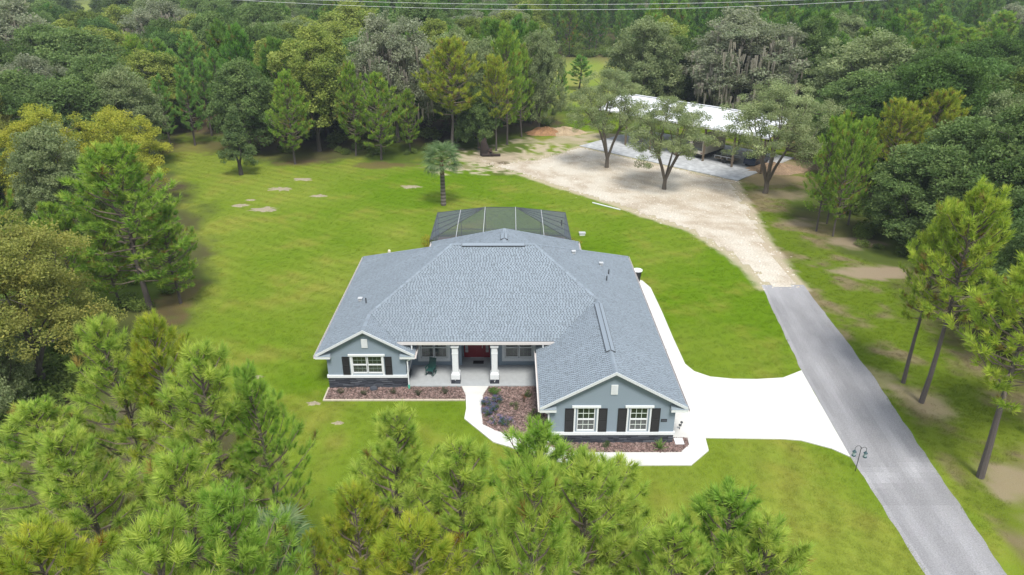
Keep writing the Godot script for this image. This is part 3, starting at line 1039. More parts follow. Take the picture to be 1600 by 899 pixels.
func build_cage() -> void:
	var at := Vector3(-0.95, 0, -69.0)
	var o := thing("pool_enclosure", "dark screened pool cage with pale beams behind the house", "pool enclosure", at)
	var L := -7.87
	var R := 5.98
	var zn := -64.95
	var zr := -73.2
	var e := 2.9
	var a := Vector3(-2.75, 3.5, zr)
	var b := Vector3(0.62, 3.5, zr)
	var nl := Vector3(L, e, zn)
	var nr := Vector3(R, e, zn)
	var rl := Vector3(L, e, zr)
	var rr := Vector3(R, e, zr)
	var sheets := [["roof_screen", [nl, rl, a], 1], ["roof_screen", [nr, rr, b], 1], ["roof_screen", [nl, a, b, nr], 0], ["side_screen", [Vector3(L, 0.1, zn), Vector3(L, 0.1, zr), rl, nl], 1], ["side_screen", [Vector3(R, 0.1, zn), Vector3(R, 0.1, zr), rr, nr], 1], ["rear_screen", [Vector3(L, 0.1, zr), Vector3(R, 0.1, zr), rr, b, a, rl], 0]]
	for s in sheets:
		var g := Geo.new()
		var pts := []
		for q in s[1]: pts.append(q - at)
		g.face(pts, Vector3.UP)
		part(s[0], g, M.screen_dense if s[2] else M.screen, o)
	var pale := []
	var dark := [[nl, a], [nr, b], [a, b], [rl, a], [b, rr], [nl, rl], [nr, rr]]
	for f in [0.28, 0.52, 0.76]:
		dark.append([nl.lerp(rl, f), a])
		dark.append([nr.lerp(rr, f), b])
	for x in [-5.35, -2.7, 0.58, 3.35]:
		var k := 1.0
		if x < a.x: k = (x - L) / (a.x - L)
		if x > b.x: k = (R - x) / (R - b.x)
		var cross := Vector3(x, e + 0.6 * k, lerpf(zn, zr, k))
		var near := Vector3(x, e, zn)
		pale.append([near, cross])
		if k < 0.999: pale.append([cross, Vector3(x, e + 0.6 * k, zr)])
		dark.append([Vector3(x, 0.1, zr), Vector3(x, e + 0.6 * k, zr)])
	for y in [0.25, 1.0]:
		dark.append([Vector3(L, y, zr), Vector3(R, y, zr)])
	for x in [L, R]:
		dark.append([Vector3(x, 0.1, zr), Vector3(x, e, zr)])
		for f in [0.0, 0.33, 0.66]:
			dark.append([Vector3(x, 0.1, lerpf(zn, zr, f)), Vector3(x, e, lerpf(zn, zr, f))])
		dark.append([Vector3(x, 1.0, zn), Vector3(x, 1.0, zr)])
	for q in pale:
		var g := Geo.new()
		g.bar(q[0] - at + Vector3(0, 0.03, 0), q[1] - at + Vector3(0, 0.03, 0), 0.05, 0.06)
		part("roof_beam", g, M.beam, o)
	for q in dark:
		var g := Geo.new()
		g.bar(q[0] - at, q[1] - at, 0.055, 0.055, Color.WHITE, Vector3.UP if absf(q[0].y - q[1].y) < 2.0 else Vector3.BACK)
		part("frame_post", g, M.vent_dark, o)
	var d := Geo.new()
	d.span(Vector3(L, 0, zr) - at, Vector3(R, 0.1, -64.5) - at)
	part("paver_deck", d, M.paver, o)

# ---------- ground ----------
var lumps := FastNoiseLite.new()
var lawn := PackedVector2Array()
var fields := []
var hard := []
var dirt := []

func near_edge(p: Vector2, poly: PackedVector2Array) -> float:
	var best := INF
	for i in poly.size():
		best = minf(best, p.distance_squared_to(Geometry2D.get_closest_point_to_segment(p, poly[i], poly[(i + 1) % poly.size()])))
	var d := sqrt(best)
	return d if Geometry2D.is_point_in_polygon(p, poly) else -d

func mow(x: float, z: float) -> float:
	var bend := 4.0 * lumps.get_noise_2d(x * 0.12, z * 0.12)
	var d := 0.87 * z + (-0.49 if x < -3 else 0.42) * x + bend if z < -40 else z * 0.35 + 0.9 * x + bend
	return sin(d * TAU / 1.7)

# base colour of the ground, and in alpha how much of it is living grass
func soil(x: float, z: float) -> Color:
	var p := Vector2(x, z)
	var big := lumps.get_noise_2d(x * 0.5, z * 0.5)
	var mid := lumps.get_noise_2d(x * 2.2 + 50, z * 2.2)
	var small := lumps.get_noise_2d(x * 9.0, z * 9.0 + 90)
	var litter := Color(0.075, 0.06, 0.036).lerp(Color(0.12, 0.09, 0.055), clampf(0.5 + mid, 0, 1))
	litter = litter.lerp(Color(0.085, 0.13, 0.02), clampf(big * 1.6 + 0.5, 0, 0.9))
	var out := litter
	var grass := 0.12
	var inside := -99.0
	if x > -75 and x < 50 and z > -140 and z < 20:
		inside = near_edge(p, lawn) + 3.0 * mid + 1.2 * small
	var k := clampf(0.5 + inside / 3.0, 0, 1)
	if k > 0.0:
		var lush := Color(0.112, 0.196, 0.010)
		var yellow := Color(0.20, 0.248, 0.036)
		var dry := Color(0.235, 0.225, 0.045)
		var front := clampf((z + 48.0) / 14.0, 0, 1) * 0.5
		var left := clampf((-10.0 - x) / 18.0, 0, 1) * 0.45
		var t := clampf(0.27 + front + left + big * 0.8 + mid * 0.35, 0, 1)
		var g := lush.lerp(yellow, t)
		g = g.lerp(dry, clampf(mid * 1.0 + small * 0.4 - 0.14 + front * 0.2, 0, 0.55))
		if x > 25.5 + 0.02 * (-z) and z < 0:
			g = g.lerp(Color(0.115, 0.135, 0.02), 0.5).lerp(Color(0.21, 0.165, 0.10), clampf(mid * 2.2 + small - 0.1, 0, 0.85))
		g = g * (1.0 + 0.105 * mow(x, z) * clampf(0.7 + 1.5 * mid, 0.2, 1))
		out = out.lerp(g, k)
		grass = lerpf(grass, 1.0, k)
	for f in fields:
		if absf(x - f[1].x) < f[2] and absf(z - f[1].y) < f[2]:
			var d := clampf(near_edge(p, f[0]) / 4.0 + 0.5, 0, 1)
			out = out.lerp(Color(0.19, 0.27, 0.04).lerp(Color(0.27, 0.27, 0.08), clampf(0.4 + mid, 0, 1)), d)
	if x > -12 and x < 36 and z > -118 and z < -57 and hard.size() > 2:
		var e := near_edge(p, hard[2])
		var f := clampf(1.0 + e / 0.45 + 0.6 * small, 0, 1) * 0.8
		if x < 9 and z < -98: f = clampf(0.75 + e / 6.0 + 2.8 * small + 1.6 * mid, 0, 1) * 0.85
		out = out.lerp(Color(0.50, 0.42, 0.32), f)
		grass *= 1.0 - f
	for d in dirt:
		var q: float = Vector2((x - d[0]) / d[2], (z - d[1]) / d[3]).length() + 0.9 * mid + 0.45 * small
		var w: float = clampf((1.15 - q) * 2.2, 0, 1) * d[4]
		if w > 0.0:
			out = out.lerp(d[5], w)
			grass *= 1.0 - w
	return Color(out.r, out.g, out.b, grass)

func is_hard(p: Vector2, grow := 0.0) -> bool:
	for h in hard:
		if Geometry2D.is_point_in_polygon(p, h): return true
		if grow > 0.0 and near_edge(p, h) > -grow: return true
	return false

func steps(fine0: float, fine1: float, step: float, lo: float, hi: float) -> Array:
	var out := []
	var x := fine0
	while x <= fine1:
		out.append(x)
		x += step
	var s := step
	x = fine0
	while x > lo:
		s *= 1.35
		x = maxf(lo, x - s)
		out.push_front(x)
	s = step
	x = out[-1]
	while x < hi:
		s *= 1.35
		x = minf(hi, x + s)
		out.append(x)
	return out

func build_ground() -> void:
	lumps.noise_type = FastNoiseLite.TYPE_SIMPLEX_SMOOTH
	lumps.seed = 11
	lumps.frequency = 0.06
	lumps.fractal_octaves = 3
	for q in [[-11, 12], [-11.7, -26], [-15, -32.7], [-20.4, -40.5], [-25.5, -47.3], [-28.7, -52], [-27.5, -56.4], [-29, -63], [-32.3, -71.6], [-38, -82], [-44.9, -94.4], [-54, -111], [-57, -124], [-52, -118], [-48, -112.5], [-39, -106.5], [-31, -103], [-25, -107], [-16.6, -103], [-10, -107.8], [-6, -109], [-5, -106], [-0.7, -99.8], [6, -124], [16, -150], [60, -125], [33.5, -85], [34.5, -79.9], [33.5, -70.6], [37, -67.9], [37.5, -61.5], [36, -51], [35.5, -43.7], [36, -36.9], [38, -30], [40, 12]]:
		lawn.append(Vector2(q[0], q[1]))
	fields = [
		[PackedVector2Array([Vector2(5, -148), Vector2(11, -222), Vector2(34, -222), Vector2(22, -148)]), Vector2(18, -185), 45.0],
		[PackedVector2Array([Vector2(-195, -335), Vector2(-300, -520), Vector2(-272, -520), Vector2(-179, -335)]), Vector2(-235, -435), 130.0],
		[PackedVector2Array([Vector2(86, -150), Vector2(92, -182), Vector2(112, -182), Vector2(106, -150)]), Vector2(98, -166), 25.0]]
	var sand := Color(0.46, 0.38, 0.28)
	var straw := Color(0.15, 0.10, 0.055)
	var bare := Color(0.31, 0.24, 0.17)
	dirt = [[37.3, -71.9, 3.4, 1.5, 0.8, bare], [36.6, -63.6, 4.2, 1.6, 0.9, bare], [33.2, -77.4, 2.6, 1.6, 0.8, bare], [26.9, -44.5, 1.6, 1.2, 0.5, bare], [28.6, -41.0, 1.6, 2.2, 0.7, bare], [30.0, -33.0, 2.2, 1.8, 0.8, bare], [31.5, -29.6, 3, 1.4, 0.8, bare],
		[-19.7, -103.0, 5, 1.6, 0.7, straw], [-9.1, -102.0, 4, 1.6, 0.6, bare], [-29.8, -57.2, 2.2, 3.4, 0.65, straw], [-33, -40, 6, 6, 0.8, Color(0.13, 0.10, 0.08)], [-4, -106.8, 4, 2, 0.7, sand], [2, -108.5, 4, 2.0, 0.6, sand], [8, -119, 6, 3, 0.7, sand], [15, -122, 6, 4, 0.8, sand],
		[34, -89, 3.5, 2.5, 0.7, bare], [36, -96, 5, 4, 0.8, Color(0.3, 0.22, 0.14)], [40, -103, 7, 4, 0.8, Color(0.33, 0.25, 0.165)], [-51.7, -114, 6, 4, 0.5, straw], [-31.5, -104.5, 3, 1.8, 0.5, straw], [12.4, -170, 4, 2.5, 0.9, Color(0.6, 0.56, 0.5)], [104, -160, 3, 3, 0.6, straw]]
	# hard surfaces in plan
	var road := PackedVector2Array([Vector2(20.2, 40), Vector2(20.3, -8), Vector2(20.78, -26.1), Vector2(21.0, -35.2), Vector2(21.77, -45.4), Vector2(23.66, -60.6), Vector2(27.65, -60.8), Vector2(27.12, -49.3), Vector2(25.89, -36.3), Vector2(24.84, -26.1), Vector2(24.2, -8), Vector2(24.1, 40)])
	var apron := PackedVector2Array([Vector2(10.28, -62.4), Vector2(11.6, -62.3), Vector2(12.6, -61.6), Vector2(13.1, -60.0), Vector2(13.2, -54.9), Vector2(13.19, -50.3), Vector2(13.26, -46.3), Vector2(13.7, -45.25), Vector2(14.7, -44.5), Vector2(16.3, -44.2), Vector2(18, -44.15), Vector2(20.0, -44.35), Vector2(21.72, -45.35), Vector2(20.98, -35.25), Vector2(20.17, -36.07), Vector2(18.56, -36.9), Vector2(17.5, -37.05), Vector2(12.51, -37.18), Vector2(10.28, -37.25)])
	var sandy := PackedVector2Array([Vector2(-5, -107.5), Vector2(-4.5, -104.4), Vector2(0.3, -99.2), Vector2(5.45, -92.9), Vector2(9.6, -88.2), Vector2(12.3, -85.2), Vector2(15.4, -80.7), Vector2(20.3, -75.1), Vector2(22.2, -68.8), Vector2(23.2, -64.6), Vector2(23.45, -59.5), Vector2(27.7, -59.6), Vector2(27.7, -64.6), Vector2(28.4, -73.5), Vector2(29.7, -82.2), Vector2(30.6, -90), Vector2(31.4, -94.7), Vector2(21.2, -104.9), Vector2(11.3, -114.8), Vector2(8.4, -112), Vector2(4.2, -107.2), Vector2(-1.6, -104.5)])
	var pad := Transform2D(0, Vector2.ZERO)
	var bed_left := PackedVector2Array([Vector2(-12.95, -43.1), Vector2(-13.0, -41.55), Vector2(-3.1, -41.55), Vector2(-3.15, -42.1), Vector2(-3.5, -43.2), Vector2(-7.4, -43.2)])
	var bed_right := PackedVector2Array([Vector2(-1.55, -43.2), Vector2(2.49, -43.2), Vector2(2.49, -36.72), Vector2(10.3, -36.72), Vector2(10.4, -37.2), Vector2(11.35, -37.2), Vector2(11.3, -36.46), Vector2(10.59, -35.7), Vector2(3.7, -35.7), Vector2(-0.92, -37.93), Vector2(-1.81, -38.62), Vector2(-2.01, -40.45), Vector2(-1.9, -42.25)])
	var stem := PackedVector2Array([Vector2(-3.5, -43.25), Vector2(-3.15, -42.1), Vector2(-3.02, -40.45), Vector2(-3.08, -39.3), Vector2(-1.1, -36.79), Vector2(3.61, -34.47), Vector2(10.98, -34.47), Vector2(12.39, -35.88), Vector2(12.51, -37.18), Vector2(11.35, -37.2), Vector2(11.3, -36.46), Vector2(10.59, -35.7), Vector2(3.7, -35.7), Vector2(-0.92, -37.93), Vector2(-1.81, -38.62), Vector2(-2.01, -40.45), Vector2(-1.9, -42.25), Vector2(-1.55, -43.25)])
	hard = [road, apron, sandy, bed_left, bed_right, stem,
		PackedVector2Array([Vector2(-13, -43.2), Vector2(-13, -60.6), Vector2(-7.9, -61), Vector2(-7.9, -73.3), Vector2(6, -73.3), Vector2(6.1, -61), Vector2(10.3, -60.6), Vector2(10.3, -43.2)]),
		PackedVector2Array([Vector2(10.8, -114.9), Vector2(31.3, -94.4), Vector2(43.5, -106.6), Vector2(23, -127)])]
	# one sheet to the horizon
	var xs := steps(-72.0, 60.0, 0.55, -2600, 2600)
	var zs := steps(-135.0, -12.0, 0.55, -2600, 900)
	var g := Geo.new()
	var verts := PackedVector3Array()
	var cols := PackedColorArray()
	var idx := PackedInt32Array()
	var norm := PackedVector3Array()
	for z in zs:
		for x in xs:
			verts.append(Vector3(x, 0, z))
			var c := soil(x, z)
			cols.append(Color(c.r, c.g, c.b))
			norm.append(Vector3.UP)
	var w: int = xs.size()
	for j in zs.size() - 1:
		for i in w - 1:
			var a := j * w + i
			idx.append_array(PackedInt32Array([a, a + 1, a + w + 1, a, a + w + 1, a + w]))
	var arr := []
	arr.resize(Mesh.ARRAY_MAX)
	arr[Mesh.ARRAY_VERTEX] = verts
	arr[Mesh.ARRAY_NORMAL] = norm
	arr[Mesh.ARRAY_COLOR] = cols
	arr[Mesh.ARRAY_INDEX] = idx
	var am := ArrayMesh.new()
	am.add_surface_from_arrays(Mesh.PRIMITIVE_TRIANGLES, arr)
	piece("ground", am, M.ground, self).set_meta("kind", "structure")
	# asphalt lane, with wheel tracks, a pale washed streak and mottling in the tar itself
	g = Geo.new()
	var rows := 150
	for j in rows:
		var za := lerpf(10.0, -60.7, float(j) / rows)
		var zb := lerpf(10.0, -60.7, (j + 1.0) / rows)
		for i in 16:
			var f0 := i / 16.0
			var f1 := (i + 1) / 16.0
			var q := []
			for s in [[f0, za], [f0, zb], [f1, zb], [f1, za]]:
				var e := lane(s[1])
				var jag: float = 0.10 * lumps.get_noise_2d(s[1] * 6.0, s[0] * 60.0) + 0.035 * lumps.get_noise_2d(s[1] * 45.0, s[0] * 60.0) if s[0] == 0.0 or s[0] == 1.0 else 0.0
				q.append(Vector3(lerpf(e.x, e.y, s[0]) + jag, 0.004, s[1]))
			var zz := (za + zb) / 2
			var fm := (f0 + f1) / 2
			var t := 0.245 + 0.045 * lumps.get_noise_2d(fm * 30, zz * 1.2) + 0.03 * lumps.get_noise_2d(fm * 90, zz * 7)
			t += 0.035 * (exp(-pow((fm - 0.27) / 0.09, 2)) + exp(-pow((fm - 0.72) / 0.09, 2)))
			t += 0.10 * exp(-pow((zz + 33.2 + 1.2 * fm + 0.6 * lumps.get_noise_2d(fm * 60, 3)) / 0.75, 2)) * (0.5 + 0.5 * lumps.get_noise_2d(fm * 40, zz * 4) + 0.3)
			if fm < 0.08: t += 0.05
			if zz < -56: t += clampf((-56 - zz) / 6.0, 0, 1) * 0.10
			if zz > -31: t += 0.03
			g.quad(q[0], q[3], q[2], q[1], Color(t * 1.0, t * 0.985, t * 1.03))
	ground_sheet("road", g, M.asphalt)
	# lime-rock yard with a ragged edge
	var ragged := PackedVector2Array()
	for i in sandy.size():
		var a := sandy[i]
		var b := sandy[(i + 1) % sandy.size()]
		var n := maxi(1, int(a.distance_to(b) / 0.22))
		var across := (b - a).normalized().orthogonal()
		for k in n:
			var p := a.lerp(b, float(k) / n)
			var amp := 0.4
			if p.x + p.y < -76.5 and p.x > 11 and p.x - p.y > 125: amp = 0.0
			if p.y > -60.5: amp = 0.4
			ragged.append(p + across * amp * (lumps.get_noise_2d(p.x * 7, p.y * 7) * 1.5 + lumps.get_noise_2d(p.x * 22, p.y * 22) * 0.5))
	g = Geo.new()
	var ids := Geometry2D.triangulate_polygon(ragged)
	# laid as a fine grid inside the outline so that tone can drift across the yard
	var x := -6.0
	while x < 33.0:
		var z := -116.0
		while z < -59.0:
			var c := Vector2(x + 0.3, z + 0.3)
			if Geometry2D.is_point_in_polygon(c, ragged):
				var cs := []
				for s in [Vector2(x, z), Vector2(x + 0.6, z), Vector2(x + 0.6, z + 0.6), Vector2(x, z + 0.6)]:
					cs.append(s)
				if near_edge(c, ragged) > 0.75:
					for t in [[0, 1, 2], [0, 2, 3]]:
						for m in t:
							g.v.append(Vector3(cs[m].x, 0.016, cs[m].y))
							g.c.append(yard(cs[m]))
			z += 0.6
		x += 0.6
	for i in range(0, ids.size(), 3):
		var t := [ragged[ids[i]], ragged[ids[i + 1]], ragged[ids[i + 2]]]
		var col := yard(Vector2(20, -80))
		g.face([Vector3(t[0].x, 0.012, t[0].y), Vector3(t[1].x, 0.012, t[1].y), Vector3(t[2].x, 0.012, t[2].y)], Vector3.UP, Color(0.54, 0.455, 0.35))
	ground_sheet("sand_yard", g, M.sand)
	# loose lime-rock
	var stone := Geo.new()
	for k in 5:
		var a0 := TAU * k / 5.0
		var a1 := TAU * (k + 1) / 5.0
		stone.tri(Vector3(0, 0.55, 0), Vector3(cos(a1), 0.25, sin(a1)), Vector3(cos(a0), 0.25, sin(a0)), Color.WHITE)
		stone.quad(Vector3(cos(a0), 0.25, sin(a0)), Vector3(cos(a1), 0.25, sin(a1)), Vector3(cos(a1) * 1.1, -0.2, sin(a1) * 1.1), Vector3(cos(a0) * 1.1, -0.2, sin(a0) * 1.1), Color.WHITE)
	var bits := []
	var bit_tint := []
	for i in 16000:
		var p := Vector2(rng.randf_range(-6, 33), rng.randf_range(-116, -59.5))
		if not Geometry2D.is_point_in_polygon(p, ragged):
			if rng.randf() < 0.93 or near_edge(p, ragged) < -1.0 or is_hard(p): continue
		var size := 0.02 + 0.07 * pow(rng.randf(), 4.0)
		bits.append(Transform3D(Basis(Vector3.UP, rng.randf() * TAU) * Basis.from_scale(Vector3(size * rng.randf_range(0.8, 1.6), size, size)), Vector3(p.x, 0.01, p.y)))
		bit_tint.append(mixed(Color(0.40, 0.34, 0.27), Color(0.66, 0.62, 0.56), 0.1))
	copies("gravel", stone.mesh(), M.chip, bits, bit_tint, self)
	g = Geo.new()
	g.plate(apron, 0.0, 0.06)
	ground_sheet("concrete_driveway", g, M.concrete)
	g = Geo.new()
	for q in [[Vector2(13.25, -45.6), Vector2(13.2, -37.3)], [Vector2(17.2, -44.1), Vector2(17.2, -37.1)], [Vector2(10.4, -41.2), Vector2(21.35, -41.2)], [Vector2(10.4, -45.8), Vector2(13.2, -45.8)], [Vector2(10.4, -49.4), Vector2(13.15, -49.4)], [Vector2(10.4, -53.0), Vector2(13.15, -53.0)], [Vector2(10.4, -56.6), Vector2(13.1, -56.6)]]:
		g.bar(Vector3(q[0].x, 0.0605, q[0].y), Vector3(q[1].x, 0.0605, q[1].y), 0.02, 0.004)
	ground_sheet("driveway_joint", g, M.slab)
	g = Geo.new()
	g.plate(stem, 0.0, 0.075)
	ground_sheet("concrete_path", g, M.concrete)
	g = Geo.new()
	for q in [[Vector2(-3.04, -41.4), Vector2(-1.96, -41.4)], [Vector2(-3.06, -39.9), Vector2(-2.0, -39.9)], [Vector2(-2.7, -38.75), Vector2(-1.85, -38.55)], [Vector2(5.2, -35.7), Vector2(5.2, -34.47)], [Vector2(6.9, -35.7), Vector2(6.9, -34.47)], [Vector2(8.6, -35.7), Vector2(8.6, -34.47)]]:
		g.bar(Vector3(q[0].x, 0.0755, q[0].y), Vector3(q[1].x, 0.0755, q[1].y), 0.018, 0.004)
	ground_sheet("path_joint", g, M.slab)
	g = Geo.new()
	g.plate(bed_left, 0.0, 0.035)
	ground_sheet("mulch_bed", g, M.mulch)
	g = Geo.new()
	g.plate(bed_right, 0.0, 0.035)
	ground_sheet("mulch_bed", g, M.mulch)
	var chip := Geo.new()
	chip.box(Vector3.ZERO, Vector3(0.12, 0.02, 0.055))
	var where := []
	var tint := []
	for b in [[bed_left, 26000], [bed_right, 34000]]:
		for i in b[1]:
			var p := Vector2(rng.randf_range(-13, 11.4), rng.randf_range(-43.2, -35.6))
			if not Geometry2D.is_point_in_polygon(p, b[0]): continue
			where.append(Transform3D(Basis(random_dir(), rng.randf_range(-0.5, 0.5)) * Basis(Vector3.UP, rng.randf() * TAU) * Basis.from_scale(Vector3.ONE * rng.randf_range(0.6, 1.5)), Vector3(p.x, 0.04 + rng.randf() * 0.025, p.y)))
			tint.append(mixed(Color(0.07, 0.042, 0.036), Color(0.27, 0.185, 0.165), 0.25))
	copies("mulch_chips", chip.mesh(), M.chip, where, tint, self)
	# mown grass
	var tuft := Geo.new()
	for i in 26:
		var a := rng.randf() * TAU
		var r := sqrt(rng.randf()) * 0.16
		var p := Vector3(cos(a) * r, 0, sin(a) * r)
		var lean := Vector3(rng.randf_range(-0.05, 0.05), rng.randf_range(0.02, 0.05), rng.randf_range(-0.05, 0.05))
		var s := random_dir() * 0.014
		s.y = 0
		tuft.tri(p - s, p + s, p + lean, Color.WHITE)
	var tm := tuft.mesh()
	where = []
	tint = []
	for i in 105000:
		var zf := -14.0 - 96.0 * pow(rng.randf(), 1.15)
		var xf := rng.randf_range(-0.76, 0.76) * (absf(zf) + 6)
		if xf < -58 or xf > 40: continue
		var c := soil(xf, zf)
		if c.a < 0.3 or rng.randf() > c.a: continue
		if is_hard(Vector2(xf, zf), 0.07): continue
		where.append(Transform3D(Basis(Vector3.UP, rng.randf() * TAU) * Basis.from_scale(Vector3.ONE * rng.randf_range(0.8, 1.35)), Vector3(xf, 0, zf)))
		var k := rng.randf_range(0.95, 1.2)
		tint.append(Color(c.r * k * rng.randf_range(0.96, 1.06), c.g * k, c.b * k))
	copies("grass", tm, M.grass, where, tint, self)

func lane(z: float) -> Vector2:
	var pts := [[40, 20.2, 24.1], [-8, 20.3, 24.2], [-26.1, 20.78, 24.84], [-35.2, 21.0, 25.75], [-45.4, 21.77, 26.8], [-60.8, 23.66, 27.65]]
	for i in pts.size() - 1:
		if z >= pts[i + 1][0]:
			var f: float = (pts[i][0] - z) / (pts[i][0] - pts[i + 1][0])
			return Vector2(lerpf(pts[i][1], pts[i + 1][1], f), lerpf(pts[i][2], pts[i + 1][2], f))
	return Vector2(pts[-1][1], pts[-1][2])

func yard(p: Vector2) -> Color:
	var n := lumps.get_noise_2d(p.x * 2.5, p.y * 2.5)
	var m := lumps.get_noise_2d(p.x * 9 + 40, p.y * 9)
	var lane_ := exp(-pow((p.x - lerpf(26.0, 8.0, clampf((-62.0 - p.y) / 34.0, 0, 1))) / 4.0, 2))
	var c := Color(0.55, 0.46, 0.355).lerp(Color(0.68, 0.62, 0.53), clampf(0.35 + n + 0.6 * m + 0.35 * lane_, 0, 1))
	return c.lerp(Color(0.43, 0.36, 0.275), clampf(-n * 1.4 - m * 0.8 - 0.15, 0, 0.55))

# ---------- barn ----------
func build_barn() -> void:
	var o := thing("pole_barn", "open pole barn with a white metal roof behind the oaks", "barn", Vector3(29.5, 0, -112.4), -PI / 4)
	var g := Geo.new()
	g.span(Vector3(-14.6, 0, -6.2), Vector3(13.7, 0.1, 11.1))
	part("concrete_pad", g, M.slab, o)
	g = Geo.new()
	for x in [-9.8, -4.9, 0.0, 4.9, 9.8]:
		g.span(Vector3(x - 0.03, 0.1, 5.0), Vector3(x + 0.03, 0.104, 11.1))
	part("pad_joint", g, M.porch, o)
	for s in [[5.95, 0.0], [0.0, -5.95]]:
		g = Geo.new()
		var y0: float = 5.35 if s[0] > 1 else 7.15
		var y1: float = 7.15 if s[0] > 1 else 5.35
		g.face([Vector3(-15, y0, s[0]), Vector3(15, y0, s[0]), Vector3(15, y1, s[1]), Vector3(-15, y1, s[1])], Vector3.UP)
		g.face([Vector3(-15, y0 - 0.08, s[0]), Vector3(15, y0 - 0.08, s[0]), Vector3(15, y1 - 0.08, s[1]), Vector3(-15, y1 - 0.08, s[1])], Vector3.DOWN)
		for k in 66:
			var x := -14.9 + k * 0.4585
			g.bar(Vector3(x, y0 + 0.015, s[0]), Vector3(x, y1 + 0.015, s[1]), 0.05, 0.035)
		part("roof", g, M.tin, o)
		g = Geo.new()
		var ye: float = 5.35
		g.span(Vector3(-15, ye - 0.24, (s[0] + s[1]) / 2 * 2.0 - 0.03), Vector3(15, ye - 0.02, (s[0] + s[1]) / 2 * 2.0 + 0.03))
		part("fascia", g, M.tin, o)
	g = Geo.new()
	g.box(Vector3(0, 7.2, 0), Vector3(30, 0.05, 0.5))
	part("ridge_cap", g, M.tin, o)
	for x in [-14.4, -9.6, -4.8, 0.0, 4.8, 9.6, 14.2]:
		for z in [5.4, -5.4]:
			g = Geo.new()
			g.span(Vector3(x - 0.12, 0, z - 0.12), Vector3(x + 0.12, 5.2, z + 0.12), Color(0.2, 0.15, 0.1))
			part("post", g, M.wood_dark, o)
		g = Geo.new()
		g.bar(Vector3(x, 5.1, 5.6), Vector3(x, 5.1, -5.6), 0.1, 0.25, Color(0.25, 0.18, 0.12))
		g.bar(Vector3(x, 5.2, 5.6), Vector3(x, 6.9, 0), 0.1, 0.2, Color(0.25, 0.18, 0.12))
		g.bar(Vector3(x, 6.9, 0), Vector3(x, 5.2, -5.6), 0.1, 0.2, Color(0.25, 0.18, 0.12))
		part("truss", g, M.wood_dark, o)
	# things kept under it
	var f := func(x: float, z: float) -> Vector3: return Vector3(29.5, 0.1, -112.4) + Basis(Vector3.UP, -PI / 4) * Vector3(x, 0, z)
	var t := thing("camper", "cream camper with a dark end window parked under the metal roof", "camper", f.call(3.2, 1.6), -PI / 4)
	g = Geo.new()
	g.span(Vector3(-1.2, 0.75, -3.2), Vector3(1.2, 3.0, 3.2))
	g.span(Vector3(-1.05, 3.0, -3.0), Vector3(1.05, 3.1, 3.0))
	part("body", g, M.cream, t)
	g = Geo.new()
	g.span(Vector3(-0.75, 1.3, 3.2), Vector3(0.95, 2.8, 3.24))
	part("window", g, M.glass, t)
	g = Geo.new()
	g.span(Vector3(-1.15, 0.45, -3.0), Vector3(1.15, 0.75, 3.0))
	part("chassis", g, M.black, t)
	for x in [-1.0, 1.0]:
		for z in [-0.7, 0.4]:
			g = Geo.new()
			g.tube([Vector3(x - 0.12, 0.36, z), Vector3(x - 0.115, 0.36, z), Vector3(x + 0.115, 0.36, z), Vector3(x + 0.12, 0.36, z)], [0.02, 0.36, 0.36, 0.02], 14)
			part("wheel", g, M.black, t)
	for x in [-0.9, 0.9]:
		g = Geo.new()
		g.box(Vector3(x, 0.95, 3.22), Vector3(0.22, 0.12, 0.05))
		part("tail_light", g, M.red, t)
	t = thing("utility_trailer", "flat utility trailer with a low rail beside the camper", "trailer", f.call(7.6, 3.2), -PI / 4)
	g = Geo.new()
	g.span(Vector3(-1.6, 0.5, -1.0), Vector3(1.6, 0.58, 1.0), Color(0.25, 0.2, 0.15))
	part("bed", g, M.wood_dark, t)
	for z in [-1.0, 1.0]:
		g = Geo.new()
		g.bar(Vector3(-1.6, 0.95, z), Vector3(1.6, 0.95, z), 0.08, 0.08)
		for x in [-1.55, -0.5, 0.5, 1.55]: g.bar(Vector3(x, 0.58, z), Vector3(x, 0.93, z), 0.06, 0.06, Color.WHITE, Vector3.BACK)
		part("rail", g, M.metal, t)
		g = Geo.new()
		g.tube([Vector3(0.1, 0.33, z * 1.1 - 0.1), Vector3(0.1, 0.33, z * 1.1 - 0.095), Vector3(0.1, 0.33, z * 1.1 + 0.095), Vector3(0.1, 0.33, z * 1.1 + 0.1)], [0.02, 0.33, 0.33, 0.02], 12)
		part("wheel", g, M.black, t)
	t = thing("dark_car", "dark car parked in the barn's shade behind the corner oak", "car", f.call(11.4, 1.4), -PI / 4 + PI / 2)
	g = Geo.new()
	g.gable([Vector2(-2.3, 0.35), Vector2(2.3, 0.35), Vector2(2.3, 0.85), Vector2(1.1, 1.0), Vector2(0.6, 1.6), Vector2(-1.7, 1.6), Vector2(-2.25, 1.0)], 0.9, -0.9)
	part("body", g, mat(0.02, 0.03, 0.06, 0.25, 0.2), t)
	for z in [0.905, -0.905]:
		g = Geo.new()
		g.gable([Vector2(-1.9, 1.02), Vector2(0.85, 1.02), Vector2(0.5, 1.5), Vector2(-1.6, 1.5)], z + 0.01, z - 0.01)
		part("window", g, M.glass, t)
		for x in [-1.4, 1.45]:
			g = Geo.new()
			g.tube([Vector3(x, 0.33, z * 0.9 - 0.1), Vector3(x, 0.33, z * 0.9 - 0.095), Vector3(x, 0.33, z * 0.9 + 0.095), Vector3(x, 0.33, z * 0.9 + 0.1)], [0.02, 0.33, 0.33, 0.02], 14)
			part("wheel", g, M.black, t)

